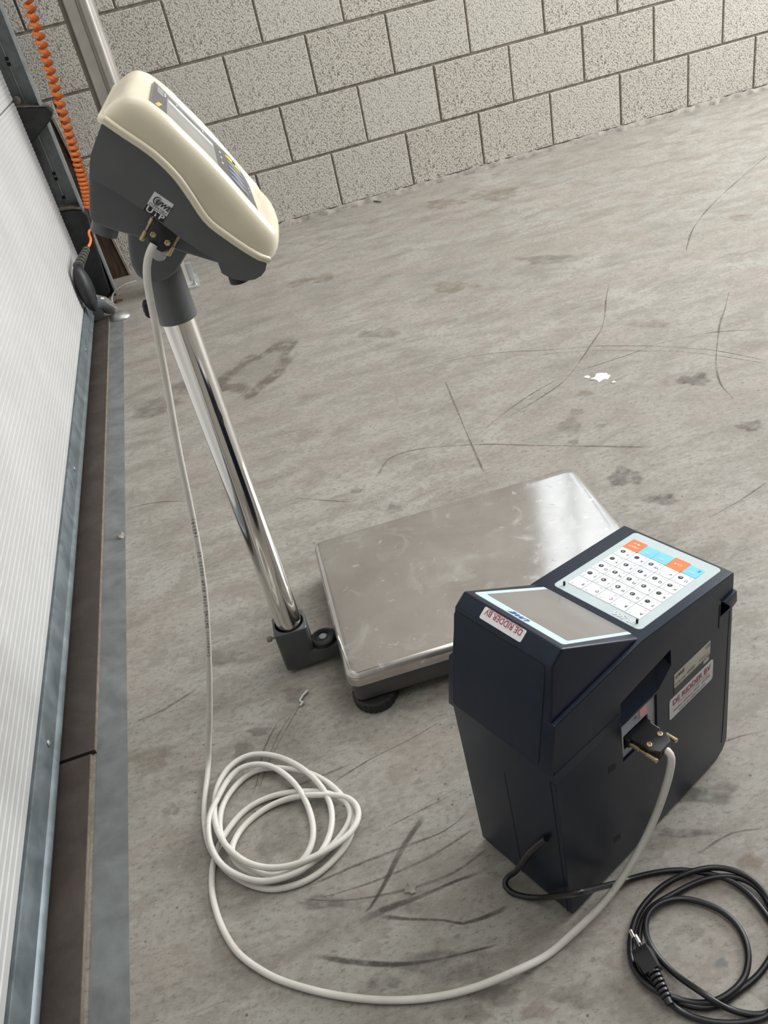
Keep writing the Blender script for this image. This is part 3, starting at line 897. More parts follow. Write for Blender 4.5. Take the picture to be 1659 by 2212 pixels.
# black hinge bracket at the panel seam and the tall black corner bracket at the foot of the door
yb0, yb1 = DY1 + 0.002, DY1 + 0.062


def xz(a, b, t):
    return (a, t, b)


hb = prism('hinge_bracket', [(-0.680, 0.638), (-0.592, 0.618), (-0.581, 0.602), (-0.595, 0.581), (-0.671, 0.5365), (-0.690, 0.5365), (-0.690, 0.638)], xz, yb0, yb1, M['blackplastic'], door, 0.006, 3)
prism('bracket_top', [(-0.684, 0.6385), (-0.593, 0.6185), (-0.593, 0.6215), (-0.684, 0.6425)], xz, yb0 - 0.001, yb1 + 0.006, M['dusty'], door, 0.001)
lathe('hinge_roller', [(0.004, 0.0), (0.011, 0.002), (0.012, 0.008), (0.011, 0.016), (0.004, 0.018)], M['dusty'], door, (-0.672, yb0 + 0.002, 0.655), (0, 1, 0), 18)
prism('corner_bracket', [(-0.690, 0.317), (-0.640, 0.312), (-0.612, 0.303), (-0.601, 0.285), (-0.614, 0.160), (-0.6245, 0.020), (-0.640, 0.006), (-0.690, 0.006)], xz, yb0, yb1, M['blackplastic'], door, 0.007, 3)
prism('bracket_top', [(-0.688, 0.3185), (-0.640, 0.3135), (-0.610, 0.304), (-0.607, 0.309), (-0.638, 0.321), (-0.688, 0.327)], xz, yb0 - 0.001, yb1 + 0.004, M['dusty'], door, 0.002)

# galvanised guide track between the door and the block wall
track = tag(empty('door_track', (-0.64, -0.2, 0)), 'galvanised steel guide track standing upright beside the white ribbed door', 'track')
tr = [(-0.700, -0.200), (-0.612, -0.200), (-0.612, -0.262), (-0.609, -0.262), (-0.609, -0.197), (-0.700, -0.197)]
o = prism('track_channel', tr, lambda a, b, t: (a + 0.64, b + 0.2, t), 0.0, 2.6, M['galv2'], track)
box('track_rib', (-0.6615 + 0.64, -0.206 + 0.2, 0.0), (-0.6570 + 0.64, -0.1995 + 0.2, 2.6), M['galvlight'], track, 0.001)
box('track_lip', (-0.6135 + 0.64, -0.2655 + 0.2, 0.0), (-0.6065 + 0.64, -0.2615 + 0.2, 2.6), M['galvlight'], track, 0.001)
for z in (0.345, 0.405, 0.422, 0.75, 0.765):
    lathe('track_bolt', [(0.0055, 0.0), (0.0055, 0.004), (0.003, 0.007), (0.0001, 0.0072)], M['rubber'], track, (-0.659 + 0.64, -0.0055, z), (0, -1, 0), 10)

# steel strip let into the floor, brown boards lying against the door foot
tag(box('trim_1', (-0.6315, DY0, -0.02), (-0.587, -0.46, 0.0012), M['strip']), kind='structure')


def board(y0, y1, x0, x1, label, z=0.0085):
    b = tag(empty('threshold_board', ((x0 + x1) / 2, (y0 + y1) / 2, 0)), label, 'board', 'brown boards along the door foot')
    cx, cy = (x0 + x1) / 2, (y0 + y1) / 2
    box('board_face', (x0 - cx, y0 - cy, 0.0012), (x1 - 0.0012 - cx, y1 - cy, z), M['board'], b, 0.0006)
    box('board_edge', (x1 - 0.0012 - cx, y0 - cy, 0.0012), (x1 - cx, y1 - cy, z - 0.0006), M['plyedge'], b)
    return b


board(-2.408, -0.50, -0.690, -0.6315, 'long brown mesh-faced board running from the silver floor bolt along the white door')
board(-4.30, -2.413, -0.690, -0.6375, 'nearer brown mesh-faced board with a chipped edge beside the coiled white cable', 0.0075)

# ------------------------------------------------------------------ platform scale with column indicator
PX, PY, PRZ = -0.318, -2.365, R(-2.96)
scale = empty('platform_scale', (PX, PY, 0), PRZ, 'platform scale with steel platter, chrome column and cream and grey display head', 'scale')
X0, X1, Y0, Y1 = 0.0665, 0.5285, -0.1385, 0.1905   # platter outline at its skirt

# platter: pressed stainless tray with rounded corners and skirt
def tray(name, x0, x1, y0, y1, zt, zb, rc, rt, mat, parent):
    vs, fs = [], []
    rings = []
    for k in range(6):                       # rounded top edge
        a = R(90 * k / 5)
        rings.append((rt * (1 - math.sin(a)), zt - rt * (1 - math.cos(a))))
    rings = [(rt + 0.010, zt)] + rings + [(0.0, zb)]
    n = None
    for ins, z in rings:
        q = rrect(x0 + ins, y0 + ins, x1 - ins, y1 - ins, max(rc - ins * 0.7, 0.004), 6)
        n = len(q)
        vs += [(a, b, z) for a, b in q]
    for i in range(len(rings) - 1):
        for k in range(n):
            k2 = (k + 1) % n
            fs.append((i * n + k, i * n + k2, (i + 1) * n + k2, (i + 1) * n + k))
    fs.append(tuple(range(n)))
    return from_py(name, vs, fs, mat, parent, 50)


tray('platter', X0, X1, Y0, Y1, 0.0745, 0.054, 0.018, 0.009, M['steel'], scale)
fr = prism('base_frame', rrect(X0 + 0.004, Y0 + 0.004, X1 - 0.004, Y1 - 0.004, 0.012, 5), lambda a, b, t: (a, b, t), 0.022, 0.0535, M['hammer'], scale, 0.002)
prism('base_skirt', rrect(X0 + 0.020, Y0 + 0.016, X1 - 0.020, Y1 - 0.016, 0.012, 5), lambda a, b, t: (a, b, t), 0.017, 0.0225, M['hammer'], scale, 0.002)
for fx, fy in ((X0 + 0.032, Y0 + 0.024), (X1 - 0.032, Y0 + 0.024), (X0 + 0.032, Y1 - 0.03), (X1 - 0.032, Y1 - 0.03)):
    ft = lathe('foot', [(0.026, 0.0), (0.031, 0.002), (0.032, 0.006), (0.032, 0.016), (0.029, 0.019), (0.012, 0.0195)], M['rubber'], scale, (fx, fy, 0.0), (0, 0, 1), 72, 35, 24, 0.0012)
    lathe('foot_stem', [(0.008, 0.0), (0.008, 0.0100)], M['silver'], ft, (fx, fy, 0.0165), (0, 0, 1), 14)
# arm from the frame to the column block, bubble level on it
box('base_arm', (0.020, -0.0215, 0.010), (0.086, 0.016, 0.034), M['hammer'], scale, 0.003)
bl = lathe('bubble_level', [(0.0175, 0.0), (0.0185, 0.002), (0.0185, 0.008), (0.0165, 0.0095), (0.0135, 0.0095), (0.0125, 0.006), (0.0001, 0.006)], M['rubber'], scale, (0.0465, -0.006, 0.034), (0, 0, 1), 32)
lathe('bubble_ring', [(0.0128, 0.0), (0.0128, 0.0022), (0.0100, 0.0030), (0.0100, 0.0008), (0.0001, 0.0008)], M['blackplastic'], bl, (0.0465, -0.006, 0.040), (0, 0, 1), 28)
lathe('bubble_vial', [(0.0058, 0.0), (0.0058, 0.0026), (0.0035, 0.0036), (0.0001, 0.0038)], M['print_grey'], bl, (0.0465, -0.006, 0.0405), (0, 0, 1), 20)
# column block with a round socket
CX, CY = 0.0052, 0.0022
blk = prism('column_block', rrect(-0.0198, -0.0208, 0.0295, 0.0250, 0.006, 4), lambda a, b, t: (a, b, t), 0.008, 0.0805, M['hammer'], scale, 0.0025, 3)
sock = lathe('cutter', [(0.0218, 0.0), (0.0218, 0.05)], M['hammer'], scale, (CX, CY, 0.062), (0, 0, 1), 40)
cut(blk, [sock])
sc = lathe('clamp_screw', [(0.0016, 0.0), (0.0016, 0.0065), (0.0042, 0.0066), (0.0042, 0.0125), (0.0032, 0.0135), (0.0001, 0.0135)], M['timber_edge'], scale, (-0.0198, -0.001, 0.0625), (-1, 0, 0), 16)
pole = lathe('column_pole', [(0.0190, 0.0625), (0.0190, 0.600)], M['chrome'], scale, (CX, CY, 0), (0, 0, 1), 64)
bm = bmesh.new()                                            # torn scrap of black tape on the pole
tv = []
for a, z in ((-75, 0.447), (-70, 0.458), (-64, 0.452), (-58, 0.450), (-54, 0.437), (-57, 0.427), (-63, 0.422), (-68, 0.431), (-72, 0.437)):
    tv.append(bm.verts.new((CX + 0.01925 * math.cos(R(a)), CY + 0.01925 * math.sin(R(a)), z)))
bm.faces.new(tv)
bm_obj('tape_scrap', bm, M['rubber'], pole, None)
# sleeve, clamp knob and bracket below the head
slv = lathe('column_sleeve', [(0.0206, 0.5615), (0.0222, 0.5620), (0.0226, 0.5640), (0.0222, 0.640), (0.020, 0.660)], M['headgrey'], scale, (CX, CY, 0), (0, 0, 1), 48)
kn = lathe('clamp_knob', [(0.004, 0.0), (0.004, 0.006), (0.009, 0.006), (0.0105, 0.008), (0.0105, 0.012), (0.008, 0.014), (0.0001, 0.014)], M['rubber'], slv, (CX - 0.019, CY + 0.004, 0.580), (-1, 0.1, 0), 24, 35, 8, 0.0015)
br = prism('head_bracket', [(-0.0100, 0.700), (-0.0110, 0.6725), (-0.0160, 0.6560), (-0.0190, 0.640), (-0.0170, 0.628), (-0.0095, 0.6190), (0.002, 0.6155), (0.0125, 0.6165), (0.024, 0.6215), (0.041, 0.6370), (0.060, 0.655), (0.05, 0.69)], lambda a, b, t: (a, t, b), -0.031, 0.035, M['headgrey'], scale, 0.007, 4)
lathe('cap_screw', [(0.0001, 0.0), (0.0078, 0.0), (0.0078, 0.002), (0.006, 0.0035), (0.0001, 0.0038)], M['galvlight'], br, (0.0135, -0.031, 0.6455), (0, -1, 0), 24)

# --- display head
def xzy(a, b, t):
    return (a, t, b)


HW = 0.118
lip = [(0.0150, 0.7875), (0.0291, 0.7711), (0.0400, 0.7590), (0.0503, 0.7458), (0.0614, 0.7259), (0.0680, 0.7066), (0.0759, 0.6821), (0.0905, 0.6622), (0.1058, 0.6443), (0.1185, 0.6318)]
crest = [(0.0150, 0.7885), (0.0165, 0.7925), (0.0213, 0.7965), (0.0301, 0.8002), (0.0372, 0.8021), (0.0445, 0.8020), (0.0515, 0.7985), (0.0575, 0.7935), (0.0700, 0.7780), (0.0801, 0.7615), (0.0945, 0.7378), (0.1081, 0.7125), (0.1199, 0.6885), (0.1298, 0.6685), (0.1338, 0.6590), (0.1345, 0.6500), (0.1320, 0.6420), (0.1270, 0.6350), (0.1200, 0.6318)]


def resample(P, n):
    P = [Vector((a, 0, b)) for a, b in P]
    P = smooth_path(P, 0.002)
    d = [0.0]
    for a, b in zip(P[:-1], P[1:]):
        d.append(d[-1] + (b - a).length)
    out = []
    j = 0
    for i in range(n):
        t = d[-1] * i / (n - 1)
        while j < len(d) - 2 and d[j + 1] < t:
            j += 1
        f = (t - d[j]) / max(d[j + 1] - d[j], 1e-9)
        out.append(P[j].lerp(P[j + 1], min(max(f, 0), 1)))
    return out


def sstep(a, b, x):
    t = min(max((x - a) / (b - a), 0), 1)
    return t * t * (3 - 2 * t)


def bow(x, z, y):
    sl = (x - 0.0575) * 0.515 + (z - 0.7944) * -0.857 - 0.005
    return 0.0105 * (1 - (y / HW) ** 2) * sstep(0.138, 0.163, sl)


NSEC = 56
T, B = resample(crest, NSEC), resample(lip, NSEC)
sec = [(-1.000, 0.0), (-1.004, 0.18), (-1.002, 0.40), (-0.992, 0.60), (-0.972, 0.78), (-0.945, 0.90), (-0.910, 0.975), (-0.870, 1.0), (-0.835, 0.985), (-0.805, 0.93, 1), (-0.77, 0.90, 1), (-0.5, 0.90, 1), (-0.25, 0.90, 1), (0.0, 0.90, 1)]
sec = [(a[0], a[1] if len(a) < 3 else 1.0, 0 if len(a) < 3 else (0.6 if a[1] > 0.91 else 1.0)) for a in sec]
sec = sec + [(-a, b, c) for a, b, c in sec[-2::-1]]
NRM = Vector((0.857, 0, 0.515))
PREF = Vector((0.0575, 0, 0.7944))
PD = Vector((0.515, 0, -0.857))


def drop(s):
    return 0.0060 * max(0.0, (s - 0.100) / 0.042) ** 2


vs, fs = [], []
for i in range(NSEC):
    s = i / (NSEC - 1)
    for yy, f, vl in sec:
        q = B[i].lerp(T[i], f)
        if vl:
            sl = (q - PREF).dot(PD) - 0.005
            wv = sstep(-0.030, -0.006, sl) * (1 - sstep(0.143, 0.156, sl))
            q = q - NRM * (((q - PREF).dot(NRM) + 0.0056 + drop(sl)) * vl * wv)
        y = yy * HW
        vs.append((q.x + bow(q.x, q.z, min(abs(y), HW)), y, q.z))
n = len(sec)
for i in range(NSEC - 1):
    for k in range(n - 1):
        fs.append((i * n + k, i * n + k + 1, (i + 1) * n + k + 1, (i + 1) * n + k))
# the head: dark lower housing is the part, everything on it a sub-part
poly = [(a, b) for a, b in lip] + [(0.1150, 0.6255), (0.1100, 0.6215), (0.1030, 0.6198), (0.0933, 0.6206), (0.0809, 0.6264), (0.0735, 0.6340), (0.0729, 0.6450), (0.0626, 0.6568), (0.0467, 0.6759), (0.0235, 0.7082), (0.0012, 0.7328), (-0.0126, 0.7465), (-0.0095, 0.7560), (-0.0040, 0.7660)]
bm = bmesh.new()
ys = [-HW, -HW * 0.75, -HW * 0.5, -HW * 0.25, 0, HW * 0.25, HW * 0.5, HW * 0.75, HW]
rings = []
for y in ys:
    rings.append([bm.verts.new((a + bow(a, b, y), y, b)) for a, b in poly])
bm.faces.new(rings[0])
bm.faces.new(rings[-1][::-1])
m = len(poly)
for ra, rb in zip(rings[:-1], rings[1:]):
    for k in range(m):
        bm.faces.new((ra[k], rb[k], rb[(k + 1) % m], ra[(k + 1) % m]))
head = bm_obj('display_head', bm, M['headgrey'], scale, 32)
from_py('cream_cover', vs, fs, M['cream'], head, 60)
loop = [Vector((q.x, -HW - 0.0008, q.z + 0.0035)) for q in B[1:-1:2]]
fx, fz = B[-1].x, B[-1].z
front = [Vector((fx + bow(fx, fz, y) + 0.0012, y, fz + 0.0035)) for y in (-HW * 0.985, -HW * 0.9, -HW * 0.7, -HW * 0.4, 0, HW * 0.4, HW * 0.7, HW * 0.9, HW * 0.985)]
back = [Vector((B[0].x - 0.0002, y, B[0].z + 0.002)) for y in (HW * 0.985, HW * 0.5, 0, -HW * 0.5, -HW * 0.985)]
loop = loop + front + [Vector((q.x, HW + 0.0008, q.z)) for q in loop[::-1]] + back
tube('cover_rim', loop, 0.0038, M['cream'], head, 10, True)
low = [(-0.0155, 0.7480), (-0.0294, 0.7110), (-0.0276, 0.7049), (-0.0146, 0.6958), (0.0144, 0.6778), (0.0434, 0.6576), (0.0716, 0.6395), (0.085, 0.650), (0.03, 0.735), (0.01, 0.755)]
prism('lower_housing', low, xzy, -0.100, 0.100, M['headgrey'], head, 0.006, 4)
prism('rear_foot', ellipse(0, 0, 0.013, 0.013, 24), lambda a, b, t: (-0.0195 + a * 0.82 - t * 0.571, -0.075 + b, 0.6985 - a * 0.571 - t * 0.82), 0.0, 0.012, M['headgrey'], head, 0.001)
prism('front_foot', ellipse(0, 0, 0.010, 0.010, 24), lambda a, b, t: (0.0875 + a, -0.100 + b, 0.6235 - t), 0.0, 0.0075, M['rubber'], head, 0.001)

# display panel on the sloping face
PO_ = Vector((0.060, 0, 0.7944 - 1.664 * (0.060 - 0.0575))) - NRM * 0.0036


def hp(s, y, h=0.0):
    q = PO_ + PD * s + NRM * (h - drop(s))
    return (q.x, y, q.z)


vs, fs = [], []
stn = [(0.0, 0.092), (0.002, 0.094), (0.03, 0.094), (0.06, 0.094), (0.09, 0.094), (0.105, 0.094), (0.115, 0.094), (0.125, 0.092), (0.132, 0.086), (0.1375, 0.078), (0.1400, 0.066)]
for s_, w_ in stn:
    vs += [hp(s_, -w_, -0.002), hp(s_, -w_, 0.0016), hp(s_, w_, 0.0016), hp(s_, w_, -0.002)]
for i in range(len(stn) - 1):
    for k in range(3):
        fs.append((i * 4 + k, i * 4 + k + 1, i * 4 + k + 5, i * 4 + k + 4))
fs += [(0, 1, 2, 3), tuple(len(vs) - 4 + k for k in range(4))[::-1]]
pan = from_py('display_panel', vs, fs, M['panel'], head, 40)
prism('liquid_crystal_window', rrect(0.0175, -0.064, 0.0806, 0.057, 0.002), lambda a, b, t: hp(a, b, t), 0.0010, 0.0019, M['lcd'], head)
prism('lcd_bevel', rrect(0.0190, 0.030, 0.0790, 0.050, 0.002), lambda a, b, t: hp(a, b, t), 0.0010, 0.0021, M['sticker'], head)
for y, mt in ((0.0605, 'yellow'), (0.029, 'bluegrey'), (0.001, 'bluegrey'), (-0.027, 'bluegrey'), (-0.056, 'bluegrey')):
    prism('key', ellipse(0.1100, y, 0.0125, 0.0100), lambda a, b, t: hp(a, b, t), 0.0010, 0.0026, M[mt], head, 0.0005, 1)
prism('brand_label', rrect(0.0050, 0.030, 0.0125, 0.078, 0.001), lambda a, b, t: hp(a, b, t), 0.0010, 0.0018, M['print_grey'], head)
for a0, b0, a1, b1, mt in ((0.0140, 0.046, 0.0155, 0.060, 'print_white'), (0.0140, 0.064, 0.0155, 0.072, 'print_white'), (0.0885, 0.040, 0.0905, 0.048, 'print_white'), (0.0885, 0.010, 0.0905, 0.017, 'print_white'), (0.0885, -0.022, 0.0905, -0.014, 'print_white'), (0.1310, 0.014, 0.1325, 0.020, 'print_white'), (0.1310, -0.004, 0.1325, 0.004, 'print_white'), (0.0300, 0.068, 0.0310, 0.080, 'print_white'), (0.0660, 0.068, 0.0670, 0.080, 'print_white'), (0.0420, 0.068, 0.0550, 0.074, 'print_grey')):
    prism('print_mark', rrect(a0, b0, a1, b1, 0.0003, 1), lambda a, b, t: hp(a, b, t), 0.0010, 0.0019, M[mt], head)
prism('print_mark', rrect(0.1080, 0.056, 0.1120, 0.065, 0.0008, 1), lambda a, b, t: hp(a, b, t), 0.0020, 0.0029, M['print_black'], head)
prism('amber_mark', [(0.004, -0.070), (0.008, -0.066), (0.012, -0.030), (0.008, -0.034)], lambda a, b, t: hp(a, b, t), 0.0010, 0.0018, M['amber'], head)

# "UWE COMPATIBLE UTP" sticker on the near side of the head
sr, su = Vector((0.644, 0, -0.765)), Vector((0.765, 0, 0.644))
so = Vector((0.0225, -HW, 0.7093))           # lower left corner


def sp(a, b, t):
    q = so + sr * a + su * b
    return (q.x, -HW - t, q.z)


prism('sticker', [(0, 0), (0.0200, 0), (0.0200, 0.0200), (0, 0.0200)], sp, -0.0002, 0.00035, M['print_white'], head)
prism('sticker_band', [(0, -0.0001), (0.0200, -0.0001), (0.0200, 0.0066), (0, 0.0066)], sp, -0.0002, 0.00050, M['print_black'], head)
text('sticker_print', 'UTP', 0.0074, sp(0.0100, 0.0033, 0.0006), sr, su, M['print_white'], head, 0.0, 1.35, thick=0.02)
text('sticker_print', 'COMPATIBLE', 0.0033, sp(0.0100, 0.0084, 0.0004), sr, su, M['print_black'], head, 0.0, 0.92)
text('sticker_print', 'UWE', 0.0066, sp(0.0122, 0.0133, 0.00055), sr, su, M['print_black'], head, 0.35, 0.98, thick=0.03)
gl = [(0.0066 + 0.0041 * math.cos(R(a)), 0.0140 + 0.0041 * math.sin(R(a))) for a in range(40, 330, 15)]
gl += [(0.0071 + 0.0034 * math.cos(R(a)), 0.0140 + 0.0034 * math.sin(R(a))) for a in range(325, 40, -15)]
prism('sticker_globe', gl, sp, -0.0002, 0.00045, M['print_black'], head)
prism('sticker_globe', ellipse(0.0072, 0.0140, 0.0027, 0.0027), sp, -0.0002, 0.00042, M['print_grey'], head)

# ------------------------------------------------------------------ label printer
QX, QY, QRZ = -0.1080, -2.8717, R(24.5)
PW = 0.1335
prn = empty('label_printer', (QX, QY, 0), QRZ, 'dark navy plastic label printer with white keypad standing on the concrete floor', 'printer')
for fu, fv in ((0.02, 0.018), (0.02, PW - 0.018), (0.245, 0.018), (0.245, PW - 0.018)):
    lathe('foot', [(0.009, 0.0), (0.010, 0.001), (0.010, 0.0045)], M['rubber'], prn, (fu, fv, 0), (0, 0, 1), 16)


def uz(a, b, t):
    return (a, t, b)


KS, KU0, KZ0 = -0.135, 0.127, 0.309          # keypad plane z = KZ0 + KS (u - KU0)
DS, DU0, DZ0 = -0.640, 0.033, 0.3695         # display plane
body = prism('body', [(-0.002, 0.006), (0.002, 0.004), (0.258, 0.004), (0.272, 0.012), (0.2795, 0.026), (0.2755, 0.2890), (0.127, 0.309), (0.006, 0.3015), (-0.002, 0.2600)], uz, 0.0, PW, M['navy'], prn, 0.0028, 3)
# scoop above the socket and the socket opening
S_ = SIDE
scoop = hull('cutter', [(0.0915, -0.004, 0.2555), (0.1695, -0.004, 0.2648), (0.1703, -0.004, 0.2384), (0.1460, -0.004, 0.2185), (0.0915, -0.004, 0.2200),
                        (0.0945, 0.020, 0.2520), (0.1685, 0.020, 0.2625), (0.1690, 0.020, 0.2560), (0.0945, 0.018, 0.2470)], M['navy'], prn)
sockt = box('cutter', (0.0915, -0.01, 0.1690), (0.1468, 0.0045, 0.2215), M['navy'], prn)
latch_c = box('cutter', (0.2530, -0.01, 0.2440), (0.2700, 0.010, 0.2640), M['navy'], prn)
cut(body, [scoop, sockt, latch_c])
# pale connector panel with its slot
a0, b0, a1, b1 = 0.0917, 0.1692, 0.1466, 0.2213
c0, d0, c1, d1 = 0.0970, 0.1790, 0.1356, 0.2000
cp = box('connector_panel', (a0, 0.0028, b0), (a1, 0.0044, b1), M['connpanel'], prn)
slot2 = box('cutter', (c0, -0.01, d0), (c1, 0.03, d1), M['navy'], prn)
cut(cp, [slot2])
box('slot_floor', (c0 - 0.001, 0.0045, d0 - 0.001), (c1 + 0.001, 0.0052, d1 + 0.001), M['groove'], prn)
prism('paper_seal', rrect(0.1225, 0.2055, 0.1338, 0.2185, 0.0006, 2), uz, 0.0022, 0.0029, M['pink'], cp)
lathe('indicator_lamp', [(0.0001, 0.0), (0.0024, 0.0), (0.0024, 0.0008), (0.0001, 0.001)], M['print_grey'], cp, (0.1175, 0.0028, 0.2115), (0, -1, 0), 14)
# upper front cover: flange leaning back, with the panel groove
prism('front_cover', [(-0.0065, 0.2430), (-0.0030, 0.2415), (0.030, 0.2370), (0.030, 0.300), (0.0062, 0.3015)], uz, 0.0003, PW - 0.0003, M['navy'], prn, 0.0012, 2)
hs = hull('display_housing', [(0.0060, 0.0044, 0.3005), (0.0060, PW - 0.0044, 0.3005), (0.1290, 0.0044, 0.3075), (0.1290, PW - 0.0044, 0.3075),
                              (0.0190, 0.0080, 0.3600), (0.0190, PW - 0.0080, 0.3600), (0.0330, 0.0080, 0.3695), (0.0330, PW - 0.0080, 0.3695),
                              (0.1355, 0.0065, 0.3040), (0.1355, PW - 0.0065, 0.3040)], M['navy'], prn, 0.0024, 3, 15)
FS = (0.3600 - 0.2430) / (0.0190 + 0.0065)
FN = Vector((-FS, 0, 1)).normalized()
FN = FN if FN.x < 0 else -FN


def ff(v, z, h=0.0):
    return (-0.0065 + (z - 0.2430) / FS + FN.x * h, v, z + FN.z * h)


prism('front_panel', rrect(0.0150, 0.2480, PW - 0.0085, 0.3560, 0.004, 4), lambda a, b, t: ff(a, b, t), -0.001, 0.0007, M['navy'], prn, 0.0004, 1)
gp = rrect(0.0150, 0.2480, PW - 0.0085, 0.3560, 0.004, 4)
tube('panel_groove', [Vector(ff(a, b, 0.0002)) for a, b in gp], 0.0006, M['groove'], prn, 5, True)
# seams of the lower front and the side
tube('seam', [Vector((-0.0020, 0.0700, 0.006)), Vector((-0.0020, 0.0700, 0.185))], 0.0004, M['groove'], prn, 5)
tube('seam', [Vector((-0.0020, 0.0062, 0.006)), Vector((-0.0020, 0.0062, 0.2285)), Vector((-0.0020, 0.0005, 0.2280))], 0.0006, M['groove'], prn, 5)
prism('side_lip', [(-0.0020, 0.2285), (0.0830, 0.2290), (0.0880, 0.2320), (0.0900, 0.2430), (-0.0020, 0.2445)], uz, -0.0006, 0.001, M['navy'], prn, 0.0003, 1)
tube('seam', [Vector((-0.001, -0.0001, 0.2282)), Vector((0.0830, -0.0001, 0.2288)), Vector((0.0900, -0.0001, 0.2288))], 0.00035, M['groove'], prn, 5)
tube('seam', [Vector((0.2680, -0.0001, 0.030)), Vector((0.2690, -0.0001, 0.060)), Vector((0.2700, -0.0001, 0.240))], 0.0003, M['groove'], prn, 5)
tube('seam', [Vector((0.2510, -0.0001, 0.230)), Vector((0.2515, -0.0001, 0.262))], 0.0005, M['groove'], prn, 5)
for su_, sz_ in ((0.0745, 0.1780), (0.0750, 0.0585)):
    for k in range(5):
        box('vent_slot', (su_ - 0.005 + k * 0.0024, -0.0002, sz_ - 0.005 - k * 0.0005), (su_ - 0.0042 + k * 0.0024, 0.0006, sz_ + 0.006 - k * 0.0012), M['groove'], prn)
# latch on the far upper corner of the side
lt = hull('latch', [(0.2550, -0.0030, 0.2640), (0.2770, -0.0030, 0.2650), (0.2785, -0.0030, 0.2490), (0.2700, -0.0030, 0.2460), (0.2640, -0.0020, 0.2560), (0.2550, 0.006, 0.2640), (0.2770, 0.006, 0.2650), (0.2785, 0.006, 0.2490), (0.2700, 0.006, 0.2460)], M['navy'], prn, 0.0008)


def kp(u, v, h=0.0):
    n = Vector((-KS, 0, 1)).normalized()
    return (u + n.x * h, v, KZ0 + KS * (u - KU0) + n.z * h)


def dp(u, v, h=0.0):
    n = Vector((-DS, 0, 1)).normalized()
    return (u + n.x * h, v, DZ0 + DS * (u - DU0) + n.z * h)


KUP, DUP, RGT = Vector((-1, 0, -KS)).normalized(), Vector((-1, 0, -DS)).normalized(), Vector((0, 1, 0))
# display: pale blue frame round a grey screen
disp = prism('display_frame', rrect(0.0395, 0.0135, 0.1322, 0.1200, 0.003, 4), dp, -0.001, 0.0006, M['frame_blue'], prn, 0.0003, 1)
prism('screen', rrect(0.0495, 0.0180, 0.1290, 0.1140, 0.0015, 3), dp, 0.0, 0.0008, M['screen'], disp)
text('brand_print', 'UWE', 0.0088, dp(0.0440, 0.0660, 0.0007), RGT, DUP, M['print_blue'], disp, 0.4, 1.05, thick=0.03)
# sticker on the bevel in front of the display
bo, bu = Vector((0.0190, 0, 0.3600)), Vector((0.0330 - 0.0190, 0, 0.3695 - 0.3600))


def bp(v, f, h=0.0):
    n = Vector((-bu.z, 0, bu.x)).normalized()
    q = bo + bu * f + n * h
    return (q.x, v, q.z)


stk = prism('bevel_sticker', rrect(0.0455, 0.0032, 0.0955, 0.0150, 0.0016, 3), lambda a, b, t: bp(a, b / 0.01692, t), -0.0003, 0.0005, M['print_white'], prn)
text('sticker_print', 'DE RIDDER BV', 0.0080, bp(0.0705, 0.66, 0.0006), RGT, Vector((-bu.x, 0, -bu.z)), M['print_red'], stk, 0, 0.86)
text('sticker_print', 'WEEGSCHALEN & SNIJMACHINES', 0.0026, bp(0.0705, 0.86, 0.0006), RGT, Vector((-bu.x, 0, -bu.z)), M['print_red'], stk, 0, 1.05)

